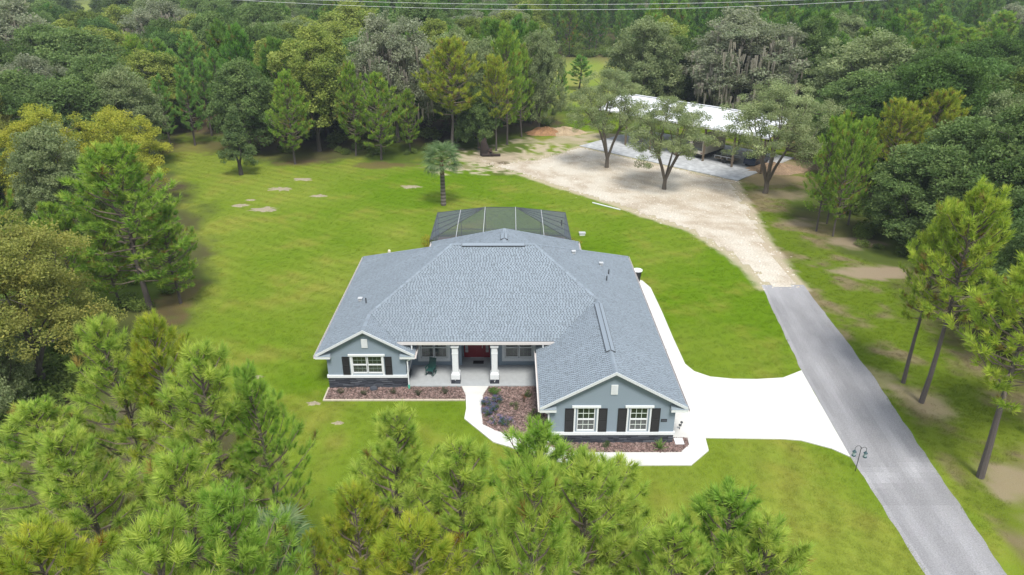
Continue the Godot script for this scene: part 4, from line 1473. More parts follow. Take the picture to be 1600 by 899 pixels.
# ---------- small things ----------
func build_small() -> void:
	var g := Geo.new()
	var t := thing("rocking_chair", "dark green rocking chair on the front porch", "rocking chair", Vector3(-5.85, 0.1, -44.75), -0.35)
	g.box(Vector3(0, 0.44, 0), Vector3(0.54, 0.05, 0.5))
	part("seat", g, M.chair, t)
	g = Geo.new()
	for k in 6: g.box(Vector3(-0.23 + k * 0.092, 0.82, -0.33), Vector3(0.075, 0.72, 0.025), Color.WHITE, Basis(Vector3.RIGHT, -0.25))
	g.box(Vector3(0, 1.18, -0.43), Vector3(0.56, 0.09, 0.035), Color.WHITE, Basis(Vector3.RIGHT, -0.25))
	part("backrest", g, M.chair, t)
	for s in [-1.0, 1.0]:
		g = Geo.new()
		g.box(Vector3(s * 0.31, 0.66, -0.02), Vector3(0.08, 0.03, 0.56))
		part("armrest", g, M.chair, t)
		g = Geo.new()
		var arc := []
		for k in 9: arc.append(Vector3(s * 0.27, 0.03 + 0.5 * pow((k - 4) / 5.6, 2), (k - 4) * 0.125))
		g.tube(arc, [0.022, 0.022, 0.022, 0.022, 0.022, 0.022, 0.022, 0.022, 0.022], 5)
		part("rocker", g, M.chair, t)
		for z in [0.22, -0.22]:
			g = Geo.new()
			g.bar(Vector3(s * 0.27, 0.06, z), Vector3(s * 0.29, 0.65, z), 0.045, 0.045, Color.WHITE, Vector3.BACK)
			part("leg", g, M.chair, t)
	g = Geo.new()
	g.span(Vector3(-0.4, 0, -0.22), Vector3(0.4, 0.02, 0.22))
	for k in 11: g.span(Vector3(-0.38, 0.02, -0.205 + k * 0.04), Vector3(0.38, 0.026, -0.185 + k * 0.04))
	var mat_ := part("doormat", g, M.black, self)
	mat_.position = Vector3(-2.42, 0.1, -46.5)
	tag(mat_, "black doormat in front of the red door", "doormat")
	# edging of the left bed
	t = thing("bed_edging", "pale edging blocks round the mulch bed left of the path", "edging", Vector3(-8, 0, -41.5))
	var x := -13.05
	while x < -3.2:
		g = Geo.new()
		var l := minf(0.5, -3.15 - x)
		g.span(Vector3(x + 8.005, 0, -0.09), Vector3(x + 8 + l - 0.01, 0.09, 0.05))
		part("block", g, M.edge, t)
		x += 0.5
	for k in 3:
		g = Geo.new()
		g.span(Vector3(-5.05, 0, -1.6 + k * 0.5), Vector3(-4.95, 0.09, -1.11 + k * 0.5))
		part("block", g, M.edge, t)
	# bird feeders on a double hook
	t = thing("shepherd_hook", "thin black double garden hook at the lane's edge", "garden hook", Vector3(20.72, 0, -33.95))
	g = Geo.new()
	g.tube([Vector3.ZERO, Vector3(0, 1.8, 0)], [0.022, 0.018], 6)
	part("pole", g, M.black, t)
	for s in [-1.0, 1.0]:
		g = Geo.new()
		var pts := []
		for k in 9:
			var a := PI * k / 8.0
			pts.append(Vector3(s * (0.15 - 0.15 * cos(a)), 1.7 + 0.15 * sin(a) - 0.03 * k / 8.0, 0.07 * s))
		g.tube(pts, [0.014, 0.014, 0.014, 0.014, 0.014, 0.014, 0.014, 0.014, 0.014], 5)
		part("hook", g, M.black, t)
		var l := thing("hanging_feeder", "teal and glass lantern feeder on the %s arm of the garden hook" % ("left" if s < 0 else "right"), "bird feeder", Vector3(20.72 + s * 0.30, 1.09, -33.95 + 0.07 * s), 0, "lantern feeders on the garden hook")
		g = Geo.new()
		g.tube([Vector3(0, 0, 0), Vector3(0, 0.02, 0), Vector3(0, 0.07, 0), Vector3(0, 0.08, 0)], [0.02, 0.12, 0.12, 0.02], 12)
		part("base", g, M.teal, l)
		g = Geo.new()
		g.tube([Vector3(0, 0.08, 0), Vector3(0, 0.30, 0)], [0.085, 0.085], 12)
		part("glass", g, M.feeder_glass, l)
		g = Geo.new()
		g.tube([Vector3(0, 0.29, 0), Vector3(0, 0.31, 0), Vector3(0, 0.40, 0), Vector3(0, 0.46, 0), Vector3(0, 0.58, 0)], [0.11, 0.125, 0.05, 0.015, 0.01], 12)
		part("lid", g, M.teal, l)
	# barrel at the house corner
	t = thing("barrel_planter", "tall dark tapered barrel with a white rim by the house corner", "planter", Vector3(12.0, 0.06, -61.3))
	g = Geo.new()
	g.tube([Vector3(0, 0, 0), Vector3(0, 0.02, 0), Vector3(0, 1.15, 0)], [0.05, 0.28, 0.42], 18)
	part("body", g, M.black, t)
	g = Geo.new()
	g.tube([Vector3(0, 1.13, 0), Vector3(0, 1.16, 0), Vector3(0, 1.24, 0), Vector3(0, 1.25, 0), Vector3(0, 1.15, 0)], [0.40, 0.47, 0.47, 0.36, 0.35], 20)
	part("rim", g, M.white, t)
	g = Geo.new()
	g.tube([Vector3(0, 1.17, 0), Vector3(0, 1.171, 0)], [0.36, 0.01], 16)
	part("fill", g, M.mulch, t)
	for q in [[11.75, -48.95, "dark path light by the garage side, the farther of two"], [12.05, -47.9, "dark path light by the garage side, the nearer of two"], [11.22, -38.4, "small dark path light on the white drive near the front bed, farther one"], [11.05, -38.1, "small dark path light on the white drive near the front bed, nearer one"]]:
		t = thing("path_light", q[2], "path light", Vector3(q[0], 0.06, q[1]), 0, "small dark lights along the garage wall")
		g = Geo.new()
		g.tube([Vector3.ZERO, Vector3(0, 0.3, 0)], [0.02, 0.02], 6)
		part("stake", g, M.black, t)
		g = Geo.new()
		g.tube([Vector3(0, 0.28, 0), Vector3(0, 0.29, 0), Vector3(0, 0.36, 0), Vector3(0, 0.39, 0)], [0.02, 0.09, 0.08, 0.01], 10)
		part("lamp_head", g, M.vent_dark, t)
	# white board, dark rock, pipe, box, stub, hose
	g = Geo.new()
	g.box(Vector3(0, 0.04, 0), Vector3(0.56, 0.05, 0.62))
	g.box(Vector3(0, 0.02, 0), Vector3(0.5, 0.06, 0.56))
	var b := part("utility_cover", g, M.white, self)
	b.position = Vector3(10.72, 0.05, -36.78)
	tag(b, "white flat cover on the mulch at the garage corner", "utility cover")
	g = Geo.new()
	g.tube([Vector3(0, 0, 0), Vector3(0, 0.07, 0), Vector3(0.02, 0.2, 0.01), Vector3(0.04, 0.3, 0.02), Vector3(0.05, 0.33, 0.02)], [0.2, 0.23, 0.19, 0.1, 0.01], 9)
	b = part("grey_rock", g, M["stone2"], self)
	b.position = Vector3(-9.75, 0.03, -42.85)
	b.scale = Vector3(1.3, 1, 0.8)
	tag(b, "dark grey rock leaning on the stone skirt of the left gable", "rock")
	g = Geo.new()
	g.tube([Vector3(-1.55, 0.06, -1.4), Vector3(1.55, 0.06, 1.4)], [0.075, 0.075], 10)
	b = part("white_pipe", g, M.white, self)
	b.position = Vector3(11.9, 0, -83.9)
	tag(b, "long white pipe lying on the lawn beside the sand yard", "pipe")
	t = thing("white_box", "small white lidded box on the grass right of the pool cage", "utility box", Vector3(8.0, 0, -74.0))
	g = Geo.new()
	g.span(Vector3(-0.3, 0, -0.25), Vector3(0.3, 0.24, 0.25))
	part("body", g, M.white, t)
	g = Geo.new()
	g.span(Vector3(-0.36, 0.24, -0.3), Vector3(0.36, 0.3, 0.3))
	part("lid", g, M.metal, t)
	g = Geo.new()
	g.tube([Vector3.ZERO, Vector3(0, 0.95, 0), Vector3(0, 1.05, 0), Vector3(0, 1.06, 0)], [0.16, 0.15, 0.1, 0.01], 10)
	b = part("pale_post", g, M.cream, self)
	b.position = Vector3(-12.3, 0, -67.0)
	tag(b, "short pale post on the lawn behind the left roof edge", "post")
	g = Geo.new()
	var hose := []
	var rad := []
	for k in 14:
		hose.append(Vector3(k * 0.16 - 1.1, 0.03, 0.08 * sin(k * 0.9)))
		rad.append(0.03)
	g.tube(hose, rad, 6)
	b = part("garden_hose", g, M.hose, self)
	b.position = Vector3(-31.6, 0, -36.9)
	tag(b, "teal green hose lying on bare ground at the left edge", "hose")
	# uprooted stump and earth pile
	t = thing("uprooted_stump", "dark uprooted stump with broken roots under the trees", "stump", Vector3(-3.7, 0, -108.9))
	g = Geo.new()
	g.tube([Vector3(-0.3, 0, 0), Vector3(-0.2, 1.0, 0), Vector3(-0.4, 2.1, 0), Vector3(-0.1, 2.7, -0.2)], [0.7, 0.75, 0.5, 0.15], 9, Color(0.035, 0.022, 0.018))
	part("trunk", g, M.wood_dark, t)
	for k in 9:
		g = Geo.new()
		var d := random_dir()
		d.y = absf(d.y) * 0.6 + 0.05
		var o := Vector3(rng.randf_range(-0.6, 0.9), 0.3 + rng.randf() * 0.9, rng.randf_range(-0.3, 0.4))
		g.tube([o, o + d * 0.7, o + d * 1.3 + Vector3(0, -0.35, 0)], [0.16, 0.1, 0.03], 6, Color(0.06, 0.035, 0.025) if k % 3 else Color(0.17, 0.10, 0.075))
		part("root", g, M.wood_dark, t)
	g = Geo.new()
	g.tube([Vector3(-0.6, 0.25, 0.6), Vector3(2.2, 0.22, 0.5)], [0.26, 0.2], 8, Color(0.045, 0.03, 0.026))
	part("log", g, M.wood_dark, t)
	for q in [[6.2, -124.2, 2.6, 1.0, Color(0.36, 0.20, 0.10), "dirt_mound"], [9.2, -124.6, 3.0, 0.9, Color(0.45, 0.34, 0.22), "sand_mound"], [38.5, -100.5, 3.2, 0.9, Color(0.32, 0.22, 0.14), "dirt_mound"]]:
		mound(q[5], Vector3(q[0], 0, q[1]), q[2], q[3], q[4])
	for q in [[-30.5, -91.4, 1.15], [-30.2, -82.9, 1.2], [-33.6, -84.4, 0.75], [-24.8, -88.3, 0.75], [-13.5, -92.3, 0.95], [-28.7, -95.9, 0.95], [-33.0, -86.6, 0.45], [-13.6, -41.2, 0.32], [-11.4, -38.9, 0.28], [-18.6, -44.6, 0.3]]:
		mound("sand_patch", Vector3(q[0], 0, q[1]), q[2], 0.07, Color(0.36, 0.31, 0.21))
	# wires far overhead
	for q in [[20.5, 1.1], [21.15, 0.9]]:
		g = Geo.new()
		var pts := []
		var rr := []
		for k in 41:
			var u := k / 20.0 - 1.0
			pts.append(Vector3(u * 150, q[0] + q[1] * 1.0 * pow(u * 150 / 42.0, 2) * 0.9, -3.0 * (q[0] - 20.5)))
			rr.append(0.022)
		g.tube(pts, rr, 5)
		b = part("power_line", g, M.wire, self)
		b.position = Vector3(8, 0, -120)
		tag(b, "pale overhead wire crossing the top edge, %s of the two" % ("lower" if q[0] < 21 else "upper"), "power line", "overhead wires")

func mound(called: String, at: Vector3, r: float, h: float, col: Color) -> void:
	var g := Geo.new()
	var rings := []
	for k in 7:
		var ring := []
		for i in 28:
			var a := TAU * i / 28
			var f := k / 6.0
			var rr := r * f * (1.0 + (0.75 if h < 0.2 else 0.35) * lumps.get_noise_2d(at.x * 9 + cos(a) * 42, at.z * 9 + sin(a) * 42))
			ring.append(Vector3(cos(a) * rr * 1.35, maxf(0.006, h * (1 - f * f) * (1.0 + 0.5 * lumps.get_noise_2d(cos(a) * rr * 30, sin(a) * rr * 30 + at.x))) if k < 6 else 0.0, sin(a) * rr * 0.8))
		rings.append(ring)
	for k in 6:
		for i in 28:
			var j := (i + 1) % 28
			var s := 1.0 + 0.25 * lumps.get_noise_2d(i * 20.0, k * 40.0)
			g.quad(rings[k][i], rings[k][j], rings[k + 1][j], rings[k + 1][i], Color(col.r * s, col.g * s, col.b * s))
	var b := part(called, g, M.sand, self)
	b.position = at
	b.set_meta("kind", "structure")

func build_plants() -> void:
	var g_a := Color(0.06, 0.10, 0.04)
	var g_b := Color(0.13, 0.17, 0.08)
	var names := ["first", "second", "third", "fourth", "fifth"]
	for k in 5:
		shrub("small_shrub", "low grey-green shrub in the left mulch bed, %s from the left corner" % names[k], "shrub", Vector3([-12.0, -10.3, -8.3, -6.5, -4.7][k], 0.03, -42.3 + 0.12 * (k % 2)), 0.42, 0.6, Color(0.07, 0.085, 0.05), Color(0.13, 0.14, 0.09), "low shrubs along the left bed", 10)
	shrub("green_shrub", "bright green shrub at the top of the flower border beside the path", "shrub", Vector3(-1.15, 0.03, -42.2), 0.6, 0.9, Color(0.06, 0.16, 0.03), Color(0.14, 0.26, 0.05))
	for q in [[0.3, -40.6, "round green shrub in the middle of the right mulch bed"], [1.3, -42.0, "olive green shrub in the right mulch bed near the porch"], [1.6, -39.6, "dull green shrub in the right mulch bed near the garage wall"]]:
		shrub("small_shrub", q[2], "shrub", Vector3(q[0], 0.03, q[1]), 0.45, 0.75, g_a, Color(0.14, 0.2, 0.06), "", 10)
	shrub("small_shrub", "dark green shrub against the garage's stone skirt", "shrub", Vector3(6.1, 0.03, -36.25), 0.5, 0.6, g_a, g_b, "", 10)
	shrub("twiggy_shrub", "reddish twiggy bush standing alone in the right mulch bed", "shrub", Vector3(0.95, 0.03, -41.2), 0.8, 0.45, Color(0.15, 0.07, 0.04), Color(0.22, 0.12, 0.08), "", 6)
	var petal := make_clump(26, 0.16)
	for q in [[-1.65, -40.9, 0.9, "blue flower clump at the path's edge, highest of the border"], [-1.15, -40.2, 0.9, "blue flower clump in the middle of the border"], [-1.55, -39.7, 0.8, "blue flower clump at the path's edge below the middle one"], [-0.9, -41.2, 0.8, "violet flower clump beside the bright green shrub"], [-0.9, -38.9, 1.3, "large pale blue flower mound at the bend of the path"], [-0.2, -38.6, 1.1, "pale blue flower mound right of the bend of the path"]]:
		var s := shrub("flower_clump", q[3], "flowers", Vector3(q[0], 0.03, q[1]), 0.5, q[2], Color(0.06, 0.12, 0.07), Color(0.14, 0.2, 0.1), "blue flowers beside the path", 16)
		var f := Geo.new()
		for i in 20:
			var a := rng.randf() * TAU
			var r: float = sqrt(rng.randf()) * q[2] * 0.5
			f.add(petal, Transform3D(upright(Vector3.UP) * Basis.from_scale(Vector3(0.14, 0.12, 0.14)), Vector3(cos(a) * r, 0.5 - r * 0.35 + rng.randf() * 0.06, sin(a) * r)), mixed(Color(0.08, 0.09, 0.34), Color(0.2, 0.22, 0.5)))
		part("blossoms", f, M.leaf, s)
	# spiky yucca
	var t := thing("yucca", "spiky green yucca in front of the garage's stone skirt", "yucca", Vector3(9.35, 0.03, -36.1))
	for k in 26:
		var g := Geo.new()
		var a := k * 2.399
		var d := Vector3(cos(a), lerpf(0.25, 2.6, k / 25.0), sin(a)).normalized()
		var side := Vector3(-sin(a), 0, cos(a)) * 0.03
		var l := rng.randf_range(0.55, 0.85)
		g.quad(side * -1, side, d * l * 0.6 + side, d * l * 0.6 - side, mixed(Color(0.09, 0.17, 0.04), Color(0.2, 0.3, 0.08)))
		g.tri(d * l * 0.6 - side, d * l * 0.6 + side, d * l, Color(0.17, 0.26, 0.07))
		part("leaf", g, M.leaf, t)
	var ya := Color(0.24, 0.25, 0.03)
	var yb := Color(0.50, 0.42, 0.05)
	shrub("yellow_croton", "yellow shrub at the pool cage's left corner", "shrub", Vector3(-8.75, 0, -69.4), 1.8, 1.0, ya, yb)
	shrub("yellow_croton", "yellow shrub at the pool cage's right corner", "shrub", Vector3(6.9, 0, -68.6), 1.8, 1.1, ya, yb)
	for q in [[-5.9, -71.6, "tawny shrub inside the pool cage on the left"], [-3.4, -71.8, "tawny shrub inside the pool cage left of its middle"], [3.9, -71.5, "tawny shrub inside the pool cage on the right"]]:
		shrub("cage_shrub", q[2], "shrub", Vector3(q[0], 0.1, q[1]), 0.9, 1.3, Color(0.25, 0.2, 0.06), Color(0.4, 0.33, 0.12))
	palm("palm_tree", "cabbage palm standing alone on the lawn behind the pool cage", Vector3(-8.3, 0, -84.5), 5.7, 3.1, 44)
	palm("palm_tree", "cabbage palm half hidden among the foreground pines at left", Vector3(-9.1, 0, -20.8), 7.4, 1.6, 24)

# ---------- woods ----------
func build_woods() -> void:
	tree("moss", -92.8, -137.0, 20.9, 20.6, "grey mossy oak filling the top left corner of the woods")
	tree("oak", -70.6, -121.0, 16.9, 15.8, "broad dark oak behind the yellow trees, below the far pale field")
	tree("oak", -69.0, -101.9, 13.7, 13.6, "dark oak crowding the left edge behind the yellow trees")
	tree("oak", -60.3, -106.2, 14.8, 12.7, "dark oak just left of the young pine stand")
	tree("sage", -54.5, -101.9, 13.8, 9.5, "pale grey-green oak beside the young pine stand at the lawn corner")
	tree("oak", -80.0, -128.6, 17.5, 13.4, "dark oak at upper left, nearest the far pale field")
	tree("yoak", -97.8, -189.2, 17.3, 12.9, "green tree right of the far pale field")
	tree("moss", -82.9, -178.9, 18.7, 16.8, "greyish oak right of the far pale field, behind the young pines")
	tree("pine", -67.8, -134.1, 14.9, 8.2, "dark pine at the back of the young pine stand, upper left")
	tree("ypine", -55.4, -115.1, 11.2, 4.3, "young pine, leftmost of the stand at the lawn's far left corner")
	tree("ypine", -51.7, -115.6, 12.6, 5.3, "young pine with a bare lower trunk, front of the stand at the lawn corner")
	tree("ypine", -51.6, -122.5, 12.8, 5.0, "young pine right of the bare-trunked one in the corner stand")
	tree("ypine", -50.5, -126.0, 13.8, 4.9, "young pine behind the round grey oak's left side")
	tree("ypine", -59.0, -137.0, 15.5, 7.1, "pointed young pine at the back of the corner stand")
	tree("ypine", -58.9, -128.6, 13.5, 5.0, "slim young pine in the middle of the corner stand")
	tree("oak", -40.5, -109.7, 13.8, 10.3, "round dark grey-green oak on the far left lawn")
	tree("cedar", -38.2, -98.2, 9.6, 5.0, "small dense dark green conical tree alone on the far left lawn")
	tree("pine", -32.1, -104.0, 13.2, 7.0, "bushy bright green pine right of the round grey oak")
	tree("yoak", -30.3, -111.8, 18.7, 12.5, "tall yellow-green oak behind the pines at the lawn's far edge")
	tree("yoak", -40.5, -126.0, 15.7, 9.9, "dull olive oak between the round grey oak and the yellow-green oak")
	tree("oak", -59.5, -153.5, 17.8, 14.5, "dark oak in the woods above the young pine stand")
	tree("oak", -55.5, -169.6, 18.4, 14.5, "dark green oak high above the round grey oak")
	tree("moss", -18.7, -117.8, 19.7, 14.5, "big oak draped in grey moss behind the lawn's far edge")
	tree("pine", -24.0, -108.9, 13.7, 6.0, "dark green pine, left one of the pair at the lawn's far edge")
	tree("pine", -19.6, -106.2, 12.7, 7.2, "full green pine, right one of the pair at the lawn's far edge")
	tree("pine", -15.7, -110.5, 9.6, 4.7, "small pine between the pine pair and the tall pine")
	tree("tpine", -9.1, -109.7, 16.7, 10.8, "tall yellow-green pine with a pale bare trunk behind the palm")
	tree("oak", -5.0, -112.6, 9.7, 7.0, "dark oak in the shade beside the tall pale-trunked pine")
	tree("tpine", -2.2, -111.8, 14.1, 6.1, "yellow-green pine behind the dark uprooted stump")
	tree("pine", -0.5, -116.0, 18.5, 7.3, "tall dark pine left of the orange dirt pile")
	tree("pine", 2.0, -121.5, 14.9, 6.0, "dark pine nearest the orange dirt pile")
	tree("sage", 5.0, -124.5, 16.6, 8.2, "grey-green oak with its trunk on grass behind the dirt pile")
	tree("yoak", -33.7, -161.2, 19.6, 17.9, "olive oak rising over the mossy oak's left shoulder")
	tree("oak", -19.5, -161.2, 19.9, 15.2, "dark oak behind the big mossy oak")
	tree("ypine", 16.1, -169.6, 7.7, 6.5, "young bright pine standing in the far green field")
	tree("ypine", 10.5, -149.2, 8.2, 3.7, "slim young pine at the left edge of the far green field")
	tree("oakm", 14.2, -101.9, 14.3, 12.0, "multi-trunked oak at the left end of the concrete pad")
	tree("oakm", 20.5, -91.1, 12.2, 11.5, "forked oak standing in the middle of the sand yard")
	tree("oakm", 33.4, -89.4, 14.4, 14.2, "wide oak at the right corner of the concrete pad")
	tree("sage", 25.6, -138.8, 17.5, 13.9, "olive oak behind the left end of the metal barn")
	tree("moss", 42.1, -132.9, 19.8, 22.5, "huge grey oak hung with moss behind the metal barn")
	tree("sage", 58.0, -117.8, 16.8, 19.6, "wide pale grey-green oak right of the metal barn")
	tree("oak", 63.8, -155.0, 15.3, 13.9, "grey oak between the huge mossy oak and the wide pale oak")
	tree("sage", 76.5, -169.6, 16.2, 14.0, "dull olive oak behind the wide pale oak")
	tree("pine", 94.8, -178.9, 16.4, 10.7, "pine right behind the wide pale oak's top")
	tree("pine", 97.7, -169.6, 15.7, 10.8, "dark pine at the back of the right-hand woods")
	tree("pine", 98.6, -161.2, 14.0, 12.2, "full dark pine above the small far clearing")
	tree("pine", 104.1, -153.5, 11.4, 12.8, "dark pine at the far right edge of the woods")
	tree("moss", 134.2, -200.6, 16.6, 13.7, "greyish oak among pines at the top right")
	tree("pine", 117.3, -178.9, 16.2, 12.2, "pine in front of the greyish oak at the top right")
	tree("ypine", 90.4, -142.6, 9.0, 7.3, "young green pine right of the small far clearing")
	tree("ypine", 96.1, -136.4, 9.2, 7.9, "young green pine at the right edge of the far clearing")
	tree("pine", 34.5, -75.1, 12.5, 4.8, "bright green pine, leftmost of the group right of the concrete pad")
	tree("pine", 35.7, -73.5, 12.3, 4.3, "pine with the nearest trunk in the group right of the concrete pad")
	tree("pine", 36.7, -77.6, 12.5, 4.4, "pine behind the leftmost trunk of the group right of the pad")
	tree("pine", 39.0, -77.2, 12.2, 4.7, "pine on the right of the group beside the dark oak thicket")
	tree("tpine", 49.1, -82.2, 13.9, 8.2, "yellow-orange tinged pine above the dark oak thicket")
	tree("tpine", 44.5, -81.0, 13.1, 6.8, "yellow-green pine between the pine group and the thicket")
	tree("oak", 42.1, -69.7, 10.6, 9.8, "dark spreading oak, front of the thicket on the right")
	tree("oak", 47.9, -73.1, 13.0, 10.8, "dark oak in the middle of the right-hand thicket")
	tree("oak", 50.6, -67.9, 15.3, 10.6, "dark oak in the right-hand thicket against the picture's edge")
	tree("sage", 56.6, -82.2, 13.8, 9.0, "olive oak at the back of the right-hand thicket")
	tree("oak", 41.8, -51.4, 11.1, 6.5, "dark oak behind the roadside pines at the right edge")
	tree("oak", 44.7, -60.1, 9.3, 6.3, "dark leafy oak right behind the roadside pine pair")
	tree("rpine", 28.5, -43.7, 13.5, 4.8, "roadside pine, left trunk of the pair by the lane")
	tree("rpine", 28.5, -41.2, 15.4, 6.1, "roadside pine, right trunk of the pair by the lane")
	tree("rpine", 27.9, -33.4, 14.3, 7.4, "roadside pine nearest the camera with a thin bare trunk")
	tree("rpine", 33.8, -36.9, 11.7, 7.2, "roadside pine cut by the right edge of the view")
	tree("yellow", -52.4, -78.7, 13.5, 9.2, "pale yellow-green tree, left of the two yellow trees")
	tree("yellow", -45.4, -82.2, 12.5, 9.9, "bright yellow autumn tree beside the left lawn")
	tree("sage", -48.5, -73.1, 12.0, 8.3, "grey-leaved oak below the yellow trees")
	tree("rust", -63.0, -84.7, 17.8, 6.4, "russet-tinged oak at the left edge, beside the yellow trees")
	tree("pine", -46.2, -60.1, 12.1, 5.1, "green pine at the left edge below the grey-leaved oak")
	tree("pine", -37.0, -54.6, 10.0, 5.8, "pine between the russet oak and the big left pine")
	tree("pine", -34.3, -56.1, 8.9, 4.9, "dark pine half hidden behind the biggest left pine")
	tree("pine", -31.6, -55.8, 14.5, 10.9, "biggest pine beside the left lawn with spreading boughs")
	tree("pine", -29.4, -56.9, 8.9, 5.8, "pine at the lawn side of the biggest left pine")
	tree("rust", -33.0, -42.7, 13.0, 10.0, "broad yellow-orange oak at the left edge with a dark trunk")
	tree("sage", -33.4, -39.0, 9.0, 4.9, "dull oak under the broad yellow-orange oak")
	# pines between the camera and the house
	tree("npine", -17.0, -25.7, 14.6, 5.3, "tall foreground pine at left, its tip against the yellow-orange oak", "", "leaf")
	tree("npine", -14.9, -26.0, 14.7, 4.3, "slim foreground pine with a tufted tip beside the left lawn", "", "leaf_warm")
	tree("npine", -11.6, -22.7, 15.1, 5.7, "yellow-green foreground pine beside the left lawn", "", "leaf")
	tree("npine", -10.0, -22.9, 14.2, 4.1, "foreground pine with upright tips nearest the lawn at left", "", "leaf_cool")
	tree("npine", -19.2, -23.8, 11.9, 6.3, "broad foreground pine low at the left", "", "leaf")
	tree("npine", -15.3, -19.5, 13.6, 5.6, "dark foreground pine in the middle of the left clump", "", "leaf")
	tree("npine", -12.9, -14.5, 14.2, 5.6, "near pine at the bottom left corner", "", "leaf_warm")
	tree("npine", -9.0, -13.4, 15.4, 5.1, "near pine at the bottom edge left of the sapling", "", "leaf")
	tree("npine", -8.2, -15.6, 14.6, 5.1, "near pine with pale upright tips at the bottom left", "", "leaf_cool")
	tree("npine", -10.6, -17.9, 14.0, 5.6, "foreground pine in front of the hidden palm", "", "leaf")
	tree("npine", -4.1, -21.6, 13.0, 5.3, "foreground pine with its tip on the lawn below the left gable", "", "leaf")
	tree("npine", -5.3, -18.9, 11.9, 3.7, "small foreground pine left of the lawn gap", "", "leaf_warm")
	tree("npine", -1.7, -18.6, 13.9, 5.1, "foreground pine below the bend of the path", "", "leaf")
	tree("npine", 1.0, -20.4, 13.3, 5.6, "foreground pine with its tip before the garage wall", "", "leaf_cool")
	tree("npine", 0.6, -13.8, 16.9, 4.1, "nearest pine, with pale star-shaped tufts at bottom centre", "", "leaf")
	tree("npine", 2.3, -16.9, 14.4, 5.3, "foreground pine right of the star-tufted one", "", "leaf")
	tree("npine", -2.8, -15.2, 13.9, 5.3, "near pine at the bottom edge left of the star-tufted one", "", "leaf_warm")
	tree("npine", 3.6, -19.8, 12.2, 5.1, "foreground pine in front of the lower path", "", "leaf")
	tree("npine", 6.9, -17.3, 13.2, 5.6, "foreground pine on the right of the bottom clump", "", "leaf_cool")
	tree("npine", 4.7, -15.3, 13.6, 5.1, "near pine at the bottom edge right of centre", "", "leaf")
	tree("npine", 7.6, -16.0, 13.0, 5.1, "near pine at the right end of the bottom clump", "", "leaf")
	tree("npine", -7.3, -19.8, 9.0, 2.2, "lone pine sapling tip on the lawn at the bottom edge", "", "leaf_warm")
	scatter()

const TINT_WORD := {"leaf": "bright ", "leaf_dark": "dark ", "leaf_deep": "deep green ", "leaf_cool": "bluish ", "leaf_warm": "yellowish "}

